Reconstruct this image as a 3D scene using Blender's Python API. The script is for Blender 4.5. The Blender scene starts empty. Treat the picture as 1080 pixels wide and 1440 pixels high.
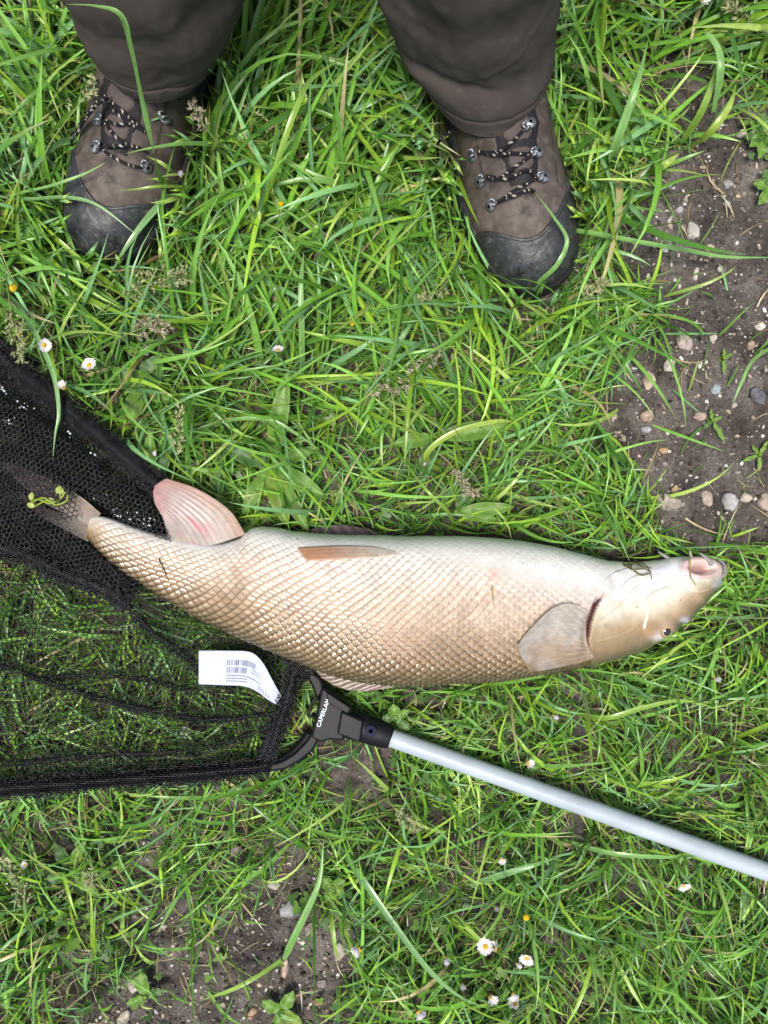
import bpy, bmesh, math, random
import numpy as np
from mathutils import Vector, Matrix, Euler

R = math.radians
rng = np.random.default_rng(7)
random.seed(7)
scene = bpy.context.scene
col = scene.collection

# ------------------------------------------------------------------ camera, sky, sun, exposure
CAM_H = 0.85                     # phone held 0.85 m above the turf, looking straight down
PXM = 1440.0                     # photo pixels per metre on the ground
cam_d = bpy.data.cameras.new('camera')
cam = bpy.data.objects.new('camera', cam_d)
col.objects.link(cam)
cam.location = (0, 0, CAM_H)
cam.rotation_euler = (0, 0, 0)
cam_d.sensor_fit = 'VERTICAL'
cam_d.angle = 2 * math.atan(0.5 / CAM_H)
cam_d.clip_start = 0.01
cam_d.clip_end = 500
scene.camera = cam

SUN_EL, SUN_AZ = 79.0, 212.0     # azimuth measured clockwise from +Y (the top of the picture)
world = bpy.data.worlds.new('World')
scene.world = world
world.use_nodes = True
wn = world.node_tree
bg = wn.nodes['Background']
sky = wn.nodes.new('ShaderNodeTexSky')
sky.sky_type = 'NISHITA'
sky.sun_disc = False
sky.sun_elevation = R(SUN_EL)
sky.sun_rotation = R(SUN_AZ)
sky.air_density = 1.0
sky.dust_density = 4.0
sky.ozone_density = 0.6
wn.links.new(sky.outputs[0], bg.inputs[0])
bg.inputs[1].default_value = 0.06

sun_d = bpy.data.lights.new('sun', 'SUN')
sun_d.energy = 1.5
sun_d.angle = R(16)
sun_d.color = (1.0, 0.95, 0.88)
sun = bpy.data.objects.new('sun', sun_d)
col.objects.link(sun)
sun.rotation_euler = (R(90 - SUN_EL), 0, R(180 - SUN_AZ))
sun.location = (0, 0, 4)

vs = scene.view_settings
vs.view_transform = 'Standard'
vs.look = 'None'
vs.exposure = 1.43
vs.gamma = 1.0
vs.use_curve_mapping = False
scene.cycles.max_bounces = 8
scene.cycles.transparent_max_bounces = 12

# ------------------------------------------------------------------ helpers
def P(px, py, z=0.0):
    k = (CAM_H - z) / CAM_H / PXM
    return np.array([(px - 540) * k, (720 - py) * k, z])

def to_px(v):
    v = np.asarray(v)
    k = PXM * CAM_H / (CAM_H - v[..., 2])
    return np.stack([540 + v[..., 0] * k, 720 - v[..., 1] * k], -1)

def cr(pts, n):
    """Catmull-Rom through pts, n samples, any dimension."""
    p = np.asarray(pts, float)
    if len(p) == 2:
        t = np.linspace(0, 1, n)[:, None]
        return p[0] * (1 - t) + p[1] * t
    q = np.vstack([2 * p[0] - p[1], p, 2 * p[-1] - p[-2]])
    t = np.linspace(0, len(p) - 1, n)
    i = np.clip(t.astype(int), 0, len(p) - 2)
    f = (t - i)[:, None]
    a, b, c, d = q[i], q[i + 1], q[i + 2], q[i + 3]
    return 0.5 * (2 * b + (c - a) * f + (2 * a - 5 * b + 4 * c - d) * f ** 2 + (3 * b - a - 3 * c + d) * f ** 3)

def sm(x, a, b):
    t = np.clip((np.asarray(x, float) - a) / (b - a), 0, 1)
    return t * t * (3 - 2 * t)

_lat = np.random.default_rng(3).random((16, 128, 128))
def vnoise(x, y, seed=0):
    x = np.asarray(x, float); y = np.asarray(y, float)
    L = _lat[seed % 16]
    xi = np.floor(x).astype(int); yi = np.floor(y).astype(int)
    fx = x - xi; fy = y - yi
    fx = fx * fx * (3 - 2 * fx); fy = fy * fy * (3 - 2 * fy)
    a = L[xi % 128, yi % 128]; b = L[(xi + 1) % 128, yi % 128]
    c = L[xi % 128, (yi + 1) % 128]; d = L[(xi + 1) % 128, (yi + 1) % 128]
    return (a * (1 - fx) + b * fx) * (1 - fy) + (c * (1 - fx) + d * fx) * fy

def fbm(x, y, seed=0, o=3):
    s = 0; a = 1; t = 0
    for k in range(o):
        s = s + a * vnoise(x * 2 ** k + 17 * k, y * 2 ** k + 5 * k, seed + k); t += a; a *= 0.5
    return s / t

def in_poly(x, y, poly):
    x = np.asarray(x, float); y = np.asarray(y, float)
    r = np.zeros(x.shape, bool)
    n = len(poly)
    for i in range(n):
        x1, y1 = poly[i]; x2, y2 = poly[(i + 1) % n]
        if y1 == y2: continue
        c = ((y1 > y) != (y2 > y)) & (x < (x2 - x1) * (y - y1) / (y2 - y1) + x1)
        r ^= c
    return r

def seg_dist(x, y, pts):
    """distance from points to a polyline"""
    x = np.asarray(x, float); y = np.asarray(y, float)
    d = np.full(x.shape, 1e9)
    for (x1, y1), (x2, y2) in zip(pts[:-1], pts[1:]):
        L = (x2 - x1) ** 2 + (y2 - y1) ** 2
        t = np.clip(((x - x1) * (x2 - x1) + (y - y1) * (y2 - y1)) / L, 0, 1)
        d = np.minimum(d, np.hypot(x - x1 - t * (x2 - x1), y - y1 - t * (y2 - y1)))
    return d

def np_mesh(name, verts, faces, colors=None, smooth=True):
    """mesh from numpy; faces an (n,4) or (n,3) int array, or a list of arrays"""
    verts = np.asarray(verts, np.float32)
    fl = faces if isinstance(faces, list) else [faces]
    fl = [np.asarray(f, np.int32) for f in fl if len(f)]
    me = bpy.data.meshes.new(name)
    me.vertices.add(len(verts)); me.vertices.foreach_set('co', verts.ravel())
    loops = np.concatenate([f.ravel() for f in fl])
    tot = np.concatenate([np.full(len(f), f.shape[1], np.int32) for f in fl])
    start = np.concatenate([[0], np.cumsum(tot)[:-1]]).astype(np.int32)
    me.loops.add(len(loops)); me.loops.foreach_set('vertex_index', loops)
    me.polygons.add(len(tot)); me.polygons.foreach_set('loop_start', start)
    me.polygons.foreach_set('loop_total', tot)
    if smooth: me.polygons.foreach_set('use_smooth', np.ones(len(tot), bool))
    if colors is not None:
        at = me.color_attributes.new('Col', 'FLOAT_COLOR', 'POINT')
        c = np.ones((len(verts), 4), np.float32); c[:, :3] = colors
        at.data.foreach_set('color', c.ravel())
    me.update(calc_edges=True)
    return me

def link(name, me, mat, parent=None):
    o = bpy.data.objects.new(name, me)
    col.objects.link(o)
    if mat is not None and not me.materials: me.materials.append(mat)
    if parent is not None: o.parent = parent
    return o

def obj(name, verts, faces, mat, parent=None, colors=None, smooth=True):
    return link(name, np_mesh(name, verts, faces, colors, smooth), mat, parent)

def tag(o, label=None, cat=None, group=None, kind=None):
    if label: o['label'] = label
    if cat: o['category'] = cat
    if group: o['group'] = group
    if kind: o['kind'] = kind
    return o

def empty(name, loc=(0, 0, 0)):
    o = bpy.data.objects.new(name, None)
    o.empty_display_size = 0.02
    col.objects.link(o); o.location = loc
    return o

def put(child, parent):
    """parent while keeping world coordinates (parents are unrotated empties)"""
    child.parent = parent
    child.matrix_parent_inverse = Matrix.Translation(-Vector(parent.location))

def grid_faces(nu, nv, wrap=False):
    i = np.arange(nu - 1)[:, None]
    j = np.arange(nv if wrap else nv - 1)[None, :]
    j2 = (j + 1) % nv
    return np.stack([i * nv + j, (i + 1) * nv + j, (i + 1) * nv + j2, i * nv + j2], -1).reshape(-1, 4)

def tube(pts, rad, n=8, flat=1.0, cap=True):
    """tube along pts; returns verts, faces(list)"""
    p = np.asarray(pts, float); m = len(p)
    r = np.broadcast_to(np.asarray(rad, float), (m,))
    t = np.gradient(p, axis=0); t /= np.linalg.norm(t, axis=1)[:, None] + 1e-12
    up = np.array([0, 0, 1.0])
    a = np.cross(t, up); ln = np.linalg.norm(a, axis=1)
    a[ln < 1e-3] = (1, 0, 0); a /= np.linalg.norm(a, axis=1)[:, None]
    b = np.cross(a, t)
    th = np.linspace(0, 2 * np.pi, n, endpoint=False)
    v = p[:, None] + r[:, None, None] * (np.cos(th)[None, :, None] * a[:, None] + flat * np.sin(th)[None, :, None] * b[:, None])
    f = grid_faces(m, n, True)
    out = [f]
    if cap:
        out.append(np.array([list(range(n))[::-1]])); out.append(np.array([[(m - 1) * n + k for k in range(n)]]))
    return v.reshape(-1, 3), out

def join(parts):
    """parts: list of (verts, faces list or array[, colors]) -> one"""
    vs_, fs, cs = [], {}, []
    k = 0
    for p in parts:
        v, f = p[0], p[1]
        for g in (f if isinstance(f, list) else [f]):
            g = np.asarray(g)
            if len(g): fs.setdefault(g.shape[1], []).append(g + k)
        vs_.append(np.asarray(v))
        if len(p) > 2: cs.append(np.broadcast_to(p[2], (len(v), 3)))
        k += len(v)
    return np.vstack(vs_), [np.vstack(x) for x in fs.values()], (np.vstack(cs) if cs else None)

def coons(c0, c1, d0, d1, nu, nv):
    """c0: v=0 edge (u 0..1), c1: v=1 edge, d0: u=0 edge (v 0..1), d1: u=1 edge; arrays of control points"""
    c0 = cr(c0, nu); c1 = cr(c1, nu); d0 = cr(d0, nv); d1 = cr(d1, nv)
    u = np.linspace(0, 1, nu)[:, None, None]; v = np.linspace(0, 1, nv)[None, :, None]
    S = (1 - v) * c0[:, None] + v * c1[:, None] + (1 - u) * d0[None] + u * d1[None]
    S -= (1 - u) * (1 - v) * c0[0] + u * (1 - v) * c0[-1] + (1 - u) * v * c1[0] + u * v * c1[-1]
    return S, np.broadcast_to(u, (nu, nv, 1))[..., 0], np.broadcast_to(v, (nu, nv, 1))[..., 0]

def mat_new(name):
    m = bpy.data.materials.new(name); m.use_nodes = True
    nt = m.node_tree
    return m, nt, nt.nodes['Principled BSDF']

def N(nt, kind, **kw):
    n = nt.nodes.new(kind)
    for k, v in kw.items(): setattr(n, k, v)
    return n

def ramp(nt, stops, src):
    r = N(nt, 'ShaderNodeValToRGB')
    e = r.color_ramp.elements
    while len(e) < len(stops): e.new(0.5)
    for k, (p, c) in enumerate(stops):
        e[k].position = p; e[k].color = (*c, 1) if len(c) == 3 else c
    nt.links.new(src, r.inputs[0])
    return r

def mat_plain(name, c, rough=0.5, metal=0.0, spec=0.5, nscale=0, namt=0.0, bump=0.0, bscale=400, coat=0.0):
    """principled with a little procedural colour and relief"""
    m, nt, b = mat_new(name)
    b.inputs['Roughness'].default_value = rough
    b.inputs['Metallic'].default_value = metal
    b.inputs['Specular IOR Level'].default_value = spec
    b.inputs['Coat Weight'].default_value = coat
    tc = N(nt, 'ShaderNodeTexCoord')
    if namt > 0:
        nz = N(nt, 'ShaderNodeTexNoise'); nz.inputs['Scale'].default_value = nscale; nz.inputs['Detail'].default_value = 5
        nt.links.new(tc.outputs['Object'], nz.inputs['Vector'])
        r = ramp(nt, [(0.3, [x * (1 - namt) for x in c]), (0.7, [min(1, x * (1 + namt)) for x in c])], nz.outputs['Fac'])
        nt.links.new(r.outputs[0], b.inputs['Base Color'])
    else:
        b.inputs['Base Color'].default_value = (*c, 1)
    if bump > 0:
        n2 = N(nt, 'ShaderNodeTexNoise'); n2.inputs['Scale'].default_value = bscale; n2.inputs['Detail'].default_value = 4
        nt.links.new(tc.outputs['Object'], n2.inputs['Vector'])
        bp = N(nt, 'ShaderNodeBump'); bp.inputs['Strength'].default_value = bump; bp.inputs['Distance'].default_value = 0.001
        nt.links.new(n2.outputs['Fac'], bp.inputs['Height']); nt.links.new(bp.outputs[0], b.inputs['Normal'])
    return m

def mat_attr(name, rough=0.5, spec=0.5, coat=0.0, bump=0.0, bscale=400, transl=0.0, nscale=60, namt=0.0, sss=0.0, coatr=0.1):
    """colour from the mesh's own colour attribute, with procedural grain"""
    m, nt, b = mat_new(name)
    at = N(nt, 'ShaderNodeVertexColor'); at.layer_name = 'Col'
    src = at.outputs[0]
    tc = N(nt, 'ShaderNodeTexCoord')
    if namt > 0:
        nz = N(nt, 'ShaderNodeTexNoise'); nz.inputs['Scale'].default_value = nscale; nz.inputs['Detail'].default_value = 6
        nt.links.new(tc.outputs['Object'], nz.inputs['Vector'])
        mr = N(nt, 'ShaderNodeMapRange'); mr.inputs[1].default_value = 0.3; mr.inputs[2].default_value = 0.7
        mr.inputs[3].default_value = 1 - namt; mr.inputs[4].default_value = 1 + namt
        nt.links.new(nz.outputs['Fac'], mr.inputs[0])
        mx = N(nt, 'ShaderNodeVectorMath', operation='SCALE')
        nt.links.new(src, mx.inputs[0]); nt.links.new(mr.outputs[0], mx.inputs['Scale'])
        src = mx.outputs[0]
    nt.links.new(src, b.inputs['Base Color'])
    b.inputs['Roughness'].default_value = rough
    b.inputs['Specular IOR Level'].default_value = spec
    b.inputs['Coat Weight'].default_value = coat
    b.inputs['Coat Roughness'].default_value = coatr
    if sss > 0:
        b.inputs['Subsurface Weight'].default_value = sss
        b.inputs['Subsurface Radius'].default_value = (0.004, 0.002, 0.001)
        b.inputs['Subsurface Scale'].default_value = 0.5
    if bump > 0:
        n2 = N(nt, 'ShaderNodeTexNoise'); n2.inputs['Scale'].default_value = bscale; n2.inputs['Detail'].default_value = 4
        nt.links.new(tc.outputs['Object'], n2.inputs['Vector'])
        bp = N(nt, 'ShaderNodeBump'); bp.inputs['Strength'].default_value = bump; bp.inputs['Distance'].default_value = 0.0006
        nt.links.new(n2.outputs['Fac'], bp.inputs['Height']); nt.links.new(bp.outputs[0], b.inputs['Normal'])
    if transl > 0:
        tr = N(nt, 'ShaderNodeBsdfTranslucent'); nt.links.new(src, tr.inputs[0])
        ms = N(nt, 'ShaderNodeMixShader'); ms.inputs[0].default_value = transl
        out = nt.nodes['Material Output']
        nt.links.new(b.outputs[0], ms.inputs[1]); nt.links.new(tr.outputs[0], ms.inputs[2])
        nt.links.new(ms.outputs[0], out.inputs[0])
    return m

# ------------------------------------------------------------------ materials
M = {}
M['grass'] = mat_attr('grass_blade', rough=0.34, spec=0.55, transl=0.09, namt=0.12, nscale=250)
M['leaf'] = mat_attr('broad_leaf', rough=0.45, spec=0.4, transl=0.22, namt=0.18, nscale=180, bump=0.3, bscale=300)
M['petal'] = mat_attr('petal', rough=0.6, spec=0.2, transl=0.3)
M['stone'] = mat_attr('stone', rough=0.85, spec=0.25, namt=0.25, nscale=220, bump=0.8, bscale=500)
M['fish'] = mat_attr('fish_skin', rough=0.38, spec=0.45, coat=0.7, namt=0.06, nscale=90, coatr=0.08, bump=0.3, bscale=260)
M['fin'] = mat_attr('fish_fin', rough=0.35, spec=0.45, coat=0.35, transl=0.25, namt=0.12, nscale=160, coatr=0.15, bump=0.3, bscale=350)
def thin_out(m, a):
    nt = m.node_tree; out = nt.nodes['Material Output']; src = out.inputs[0].links[0].from_socket
    tr = N(nt, 'ShaderNodeBsdfTransparent'); ms = N(nt, 'ShaderNodeMixShader'); ms.inputs[0].default_value = a
    nt.links.new(src, ms.inputs[1]); nt.links.new(tr.outputs[0], ms.inputs[2]); nt.links.new(ms.outputs[0], out.inputs[0])
thin_out(M['fin'], 0.12)
M['fin_thin'] = mat_attr('fish_fin_thin', rough=0.33, spec=0.45, coat=0.4, transl=0.10, namt=0.12, nscale=160, coatr=0.12, bump=0.3, bscale=350)
thin_out(M['fin_thin'], 0.36)
M['cloth'] = mat_attr('trouser_cloth', rough=0.85, spec=0.15, namt=0.12, nscale=35, bump=0.35, bscale=1500)
M['leather'] = mat_attr('boot_leather', rough=0.62, spec=0.3, namt=0.18, nscale=70, bump=0.5, bscale=700)
M['rubber'] = mat_attr('boot_rubber', rough=0.44, spec=0.5, namt=0.2, nscale=120, bump=0.5, bscale=500)
M['lace'] = mat_attr('boot_lace', rough=0.75, spec=0.2)
M['metal'] = mat_plain('hook_metal', (0.30, 0.31, 0.33), rough=0.55, metal=1.0, namt=0.3, nscale=300)
M['thread'] = mat_plain('net_thread', (0.007, 0.008, 0.011), rough=0.40, spec=0.34)
M['plastic'] = mat_plain('black_plastic', (0.006, 0.007, 0.009), rough=0.5, spec=0.22, namt=0.25, nscale=150, bump=0.15, bscale=1200)
M['pole'] = mat_plain('painted_pole', (0.36, 0.42, 0.46), rough=0.34, spec=0.5, namt=0.13, nscale=28, bump=0.12, bscale=300)
M['tag'] = mat_plain('tag_cloth', (0.45, 0.49, 0.62), rough=0.6, spec=0.3, namt=0.04, nscale=200, bump=0.15, bscale=1500)
M['print'] = mat_plain('tag_print', (0.05, 0.055, 0.09), rough=0.6, namt=0.2, nscale=300)
M['lettering'] = mat_plain('hub_lettering', (0.55, 0.68, 0.75), rough=0.5, namt=0.1, nscale=400)
M['weed'] = mat_attr('water_weed', rough=0.4, spec=0.5, transl=0.2)
M['eye'] = mat_attr('fish_eye', rough=0.06, spec=0.6, coat=0.8, coatr=0.03)

def make_soil():
    m, nt, b = mat_new('soil')
    tc = N(nt, 'ShaderNodeTexCoord'); v = tc.outputs['Object']
    def noise(s, d=6, rgh=0.6):
        n = N(nt, 'ShaderNodeTexNoise'); n.inputs['Scale'].default_value = s; n.inputs['Detail'].default_value = d
        n.inputs['Roughness'].default_value = rgh; nt.links.new(v, n.inputs['Vector']); return n.outputs['Fac']
    base = ramp(nt, [(0.3, (0.036, 0.031, 0.027)), (0.50, (0.092, 0.081, 0.073)), (0.68, (0.18, 0.165, 0.152))], noise(20, 8))
    fine = ramp(nt, [(0.35, (0.45, 0.45, 0.45)), (0.65, (1.5, 1.46, 1.42))], noise(300, 10, 0.75))
    mul = N(nt, 'ShaderNodeMix', data_type='RGBA', blend_type='MULTIPLY'); mul.inputs[0].default_value = 1
    nt.links.new(base.outputs[0], mul.inputs[6]); nt.links.new(fine.outputs[0], mul.inputs[7])
    vo = N(nt, 'ShaderNodeTexVoronoi'); vo.inputs['Scale'].default_value = 190; nt.links.new(v, vo.inputs['Vector'])
    sp = ramp(nt, [(0.10, (1, 1, 1)), (0.17, (0, 0, 0))], vo.outputs['Distance'])
    pick = ramp(nt, [(0.70, (0, 0, 0)), (0.74, (1, 1, 1))], vo.outputs['Color'])
    mk = N(nt, 'ShaderNodeMath', operation='MULTIPLY')
    nt.links.new(sp.outputs[0], mk.inputs[0]); nt.links.new(pick.outputs[0], mk.inputs[1])
    mx = N(nt, 'ShaderNodeMix', data_type='RGBA'); nt.links.new(mk.outputs[0], mx.inputs[0])
    nt.links.new(mul.outputs[2], mx.inputs[6]); mx.inputs[7].default_value = (0.40, 0.37, 0.33, 1)
    # beyond the built turf the sheet is grass-coloured
    ln = N(nt, 'ShaderNodeVectorMath', operation='LENGTH'); nt.links.new(v, ln.inputs[0])
    far = N(nt, 'ShaderNodeMapRange'); far.inputs[1].default_value = 1.5; far.inputs[2].default_value = 1.9
    nt.links.new(ln.outputs['Value'], far.inputs[0])
    gr = ramp(nt, [(0.3, (0.035, 0.075, 0.015)), (0.7, (0.08, 0.15, 0.03))], noise(30))
    m2 = N(nt, 'ShaderNodeMix', data_type='RGBA'); nt.links.new(far.outputs[0], m2.inputs[0])
    nt.links.new(mx.outputs[2], m2.inputs[6]); nt.links.new(gr.outputs[0], m2.inputs[7])
    nt.links.new(m2.outputs[2], b.inputs['Base Color'])
    b.inputs['Roughness'].default_value = 0.9; b.inputs['Specular IOR Level'].default_value = 0.25
    bp = N(nt, 'ShaderNodeBump'); bp.inputs['Strength'].default_value = 0.9; bp.inputs['Distance'].default_value = 0.003
    nt.links.new(noise(330, 6, 0.7), bp.inputs['Height']); nt.links.new(bp.outputs[0], b.inputs['Normal'])
    return m
M['soil'] = make_soil()

# ------------------------------------------------------------------ ground
def ground_z(x, y):
    return (fbm(x * 9 + 40, y * 9 + 40, 1, 3) - 0.5) * 0.014 + (fbm(x * 70 + 40, y * 70 + 40, 4, 2) - 0.5) * 0.005

fx = np.arange(-0.8, 0.8001, 0.0068)
outer = np.array([0.9, 1.1, 1.4, 1.8, 2.5, 4, 8, 16, 40])
gx = np.concatenate([-outer[::-1], fx, outer])
X, Y = np.meshgrid(gx, gx, indexing='ij')
rr = np.maximum(abs(X), abs(Y))
Z = ground_z(X, Y) * (1 - sm(rr, 0.8, 1.4))
g = obj('ground', np.stack([X, Y, Z], -1).reshape(-1, 3), grid_faces(len(gx), len(gx)), M['soil'])
tag(g, 'dark stony soil showing between the grass', kind='structure')

# ------------------------------------------------------------------ masks in photo pixels
SOIL_RIGHT = [(1400, 110), (1080, 160), (1020, 172), (975, 195), (925, 245), (900, 300), (862, 330), (838, 372), (880, 395), (930, 415),
              (925, 455), (885, 500), (862, 560), (850, 600), (880, 650), (915, 690), (935, 735), (985, 765), (1050, 765), (1090, 745), (1400, 780)]
SOIL_LOW = [(140, 1470), (150, 1390), (190, 1350), (240, 1350), (290, 1320), (340, 1285), (360, 1235), (398, 1200), (436, 1226),
            (466, 1285), (484, 1345), (490, 1400), (480, 1520), (300, 1560)]
SOIL_MISC = [((505, 1085), 48), ((195, 1185), 26), ((180, 1270), 30), ((960, 140), 55), ((880, 130), 34), ((590, 965), 26), ((240, 1310), 40), ((100, 1370), 26)]

def bare(px, py):
    """1 where the soil is bare, 0 where grass is thick"""
    jx = px + (fbm(px / 28, py / 28, 5) - 0.5) * 46
    jy = py + (fbm(px / 28 + 9, py / 28 + 3, 8) - 0.5) * 46
    jx = jx + (fbm(px / 10 + 2, py / 10, 12, 2) - 0.5) * 44; jy = jy + (fbm(px / 10 + 20, py / 10 + 7, 13, 2) - 0.5) * 44
    b = np.zeros(np.shape(px))
    b = np.maximum(b, in_poly(jx, jy, SOIL_RIGHT) * 0.975)
    b = np.maximum(b, in_poly(jx, jy, SOIL_LOW) * 0.90)
    for (cx, cy), r in SOIL_MISC:
        b = np.maximum(b, (np.hypot(jx - cx, jy - cy) < r) * 0.75)
    return b

FISH_T = [(128, 726), (150, 727), (190, 742), (245, 757), (300, 764), (338, 757), (355, 742), (385, 742), (420, 748), (480, 752), (560, 754), (640, 754),
          (700, 757), (760, 765), (810, 777), (855, 788), (900, 790), (940, 785), (975, 784), (1002, 790), (1012, 797), (1017, 804)]
FISH_B = [(122, 757), (138, 772), (168, 796), (218, 830), (270, 861), (312, 882), (350, 899), (388, 915), (425, 930), (478, 949), (552, 960), (640, 957),
          (705, 953), (770, 943), (822, 934), (872, 922), (916, 906), (952, 882), (982, 856), (1004, 832), (1013, 821), (1017, 808)]
FISH_POLY = FISH_T + FISH_B[::-1]
# ------------------------------------------------------------------ the fish
fish = empty('fish', tuple(P(560, 856, 0.0)))
tag(fish, 'large pale golden scaled fish lying belly-up across the grass, tail in the black net', 'fish')

NU = 900
NVIS = 270
pair = np.hstack([np.array(FISH_T, float), np.array(FISH_B, float)])
dd = np.r_[0, np.cumsum(np.hypot(*np.diff((pair[:, :2] + pair[:, 2:]) / 2, axis=0).T))]
# resample evenly along the centre line
pp = cr(pair, 4000)
cc = (pp[:, :2] + pp[:, 2:]) / 2
ss = np.r_[0, np.cumsum(np.hypot(*np.diff(cc, axis=0).T))]
su = np.linspace(0, ss[-1], NU)
pp = np.stack([np.interp(su, ss, pp[:, k]) for k in range(4)], -1)
def smooth1(a, k):
    w = np.hanning(2 * k + 3)[1:-1]; w /= w.sum()
    b = np.pad(a, ((k, k), (0, 0)), mode='edge')
    return np.stack([np.convolve(b[:, i], w, 'valid') for i in range(a.shape[1])], -1)
ps = smooth1(pp, 10); wS = sm(su, 840, 870)[:, None]
pp = ps * (1 - wS) + pp * wS
half_px = np.hypot(pp[:, 0] - pp[:, 2], pp[:, 1] - pp[:, 3]) / 2
a_ = half_px / PXM * 0.935
prof = np.interp(su / su[-1], [0, 0.1, 0.3, 0.5, 0.75, 0.88, 0.97, 1], [0.62, 0.66, 0.76, 0.80, 0.80, 0.78, 0.80, 0.85])
b_ = a_ * prof
zc = 0.014 + np.maximum(b_, 0.0) + 0.018 * (1 - sm(su, 30, 330)) + 0.012 * sm(su, 780, 880)
T3 = np.stack([P(pp[i, 0], pp[i, 1], zc[i]) for i in range(NU)])
B3 = np.stack([P(pp[i, 2], pp[i, 3], zc[i]) for i in range(NU)])
C3 = (T3 + B3) / 2; A3 = (T3 - B3) / 2
phi_v = np.concatenate([np.linspace(R(-25), R(210), NVIS, endpoint=False), np.linspace(R(210), R(335), 34, endpoint=False)])
NV = len(phi_v)
cosv, sinv = np.cos(phi_v), np.sin(phi_v)
cosv = cosv * (1 + 0.16 * (1 - cosv ** 2)); sinv = sinv * (1 + 0.16 * (1 - sinv ** 2))
body = C3[:, None] + A3[:, None] * cosv[None, :, None]
body[..., 2] = zc[:, None] + b_[:, None] * sinv[None]
# normals
du = np.gradient(body, axis=0); dv = np.gradient(body, axis=1)
nrm = np.cross(du, dv); nrm /= np.linalg.norm(nrm, axis=-1, keepdims=True) + 1e-12
out = body - C3[:, None]
nrm *= np.sign((nrm * out).sum(-1, keepdims=True))
q = to_px(body); QX, QY = q[..., 0], q[..., 1]
vis = (sinv > -0.25)[None, :] & np.ones((NU, 1), bool)

# scale lattice (s counted from the tail towards the head)
s_m = su / PXM * 0.935
PS, RS = 0.0085, 0.0038
sc = (s_m / PS)[:, None] + 0 * phi_v[None]
arc = np.concatenate([np.zeros((NU, 1)), np.cumsum(np.linalg.norm(np.diff(body, axis=1), axis=2), 1)], 1)
arc -= arc[:, [int(np.argmin(abs(phi_v - R(95))))]]
vj = arc / RS + 200
vj = vj + 0.22 * np.sin(sc * 0.7) + 1.3 * (fbm(sc / 6, vj / 9, 4, 2) - 0.5)
sc = sc + 1.0 * (fbm(sc / 5 + 30, vj / 9, 6, 2) - 0.5)
best = np.full(sc.shape, -1e9); edge = np.zeros(sc.shape); djb = np.zeros(sc.shape); idb = np.zeros(sc.shape)
j0 = np.floor(vj)
for dj in (-1, 0, 1, 2):
    jj = j0 + dj
    off = 0.5 * (np.mod(jj, 2))
    i0 = np.floor(sc - off)
    for di in (0, 1, 2):
        ii = i0 + di
        cs = ii + off
        ds = cs - sc                        # tailward distance from the scale's centre
        ddj = vj - jj
        W = 1.06
        E = 0.54 * (1 - np.abs(ddj / W) ** 1.45)
        ok = (np.abs(ddj) < W) & (ds <= E) & (ds > best)
        best = np.where(ok, ds, best); edge = np.where(ok, E - ds, edge); djb = np.where(ok, ddj, djb); idb = np.where(ok, ii * 131.7 + jj * 17.3, idb)
best = np.clip(best, -0.6, 0.6)
frontd = best + 0.5 * (1 - np.abs(djb))
rnd = np.modf(np.sin(idb) * 4375.85)[0]; rnd = np.abs(rnd)

dbel = np.abs((phi_v - R(18) + np.pi) % (2 * np.pi) - np.pi)[None] / np.pi + 0 * s_m[:, None]    # 0 belly .. 1 back
xn = su[:, None] + 0 * phi_v[None]
# where scales show: behind the gill, faint on the belly
GILL = [(862, 770), (858, 800), (850, 828), (839, 848), (828, 876), (824, 900), (830, 935)]
gy = np.array([p[1] for p in GILL]); gxv = np.array([p[0] for p in GILL])
gill_x = np.interp(QY, gy, gxv)
headm = sm(QX, gill_x - 2, gill_x + 2)       # 1 on the head
bel_l = 0.10 + 0.16 * sm(QX, 560, 800)       # belly goes smooth towards the throat
scm = (1 - sm(QX, gill_x - 14, gill_x - 4)) * (0.10 + 0.90 * sm(dbel, bel_l, bel_l + 0.14)) * sm(su, 5, 30)[:, None]
disp = scm * (0.85 + 0.4 * rnd) * (0.0025 * best + 0.0010 * np.exp(-(djb / 0.6) ** 2) - 0.0004 * (edge < 0.06))
# colour of the skin
def lerp(a, b, t):
    return np.asarray(a) * (1 - t[..., None]) + np.asarray(b) * t[..., None]
key = [(0.0, (0.84, 0.84, 0.79)), (0.15, (0.79, 0.77, 0.715)), (0.23, (0.64, 0.575, 0.505)), (0.32, (0.545, 0.45, 0.36)), (0.42, (0.45, 0.35, 0.25)), (0.50, (0.325, 0.232, 0.138)),
       (0.60, (0.215, 0.142, 0.064)), (0.70, (0.125, 0.086, 0.033)), (0.80, (0.085, 0.062, 0.027)), (1.0, (0.05, 0.04, 0.022))]
kd = np.array([k[0] for k in key]); kc = np.array([k[1] for k in key])
dshift = dbel - 0.09 * sm(QX, 640, 830) * (1 - sm(dbel, 0.5, 0.8)) + 0.05 * (1 - sm(QX, 200, 520)) * (1 - sm(dbel, 0.4, 0.6))
dshift = dshift + 0.02 * sm(dbel, 0.38, 0.58)
cent = np.stack([np.interp(dshift, kd, kc[:, k]) for k in range(3)], -1)
blot = fbm(QX / 45, QY / 45, 2)
cent *= (0.92 + 0.16 * blot)[..., None]
cent *= (0.86 + 0.30 * rnd * scm)[..., None]
worn = 0.55 + 0.75 * fbm(QX / 38 + 3, QY / 38, 10, 3)
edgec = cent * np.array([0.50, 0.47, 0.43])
edgec = lerp(cent * np.array([0.60, 0.53, 0.49]), cent * np.array([0.13, 0.125, 0.12]), sm(dbel, 0.34, 0.62))
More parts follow.
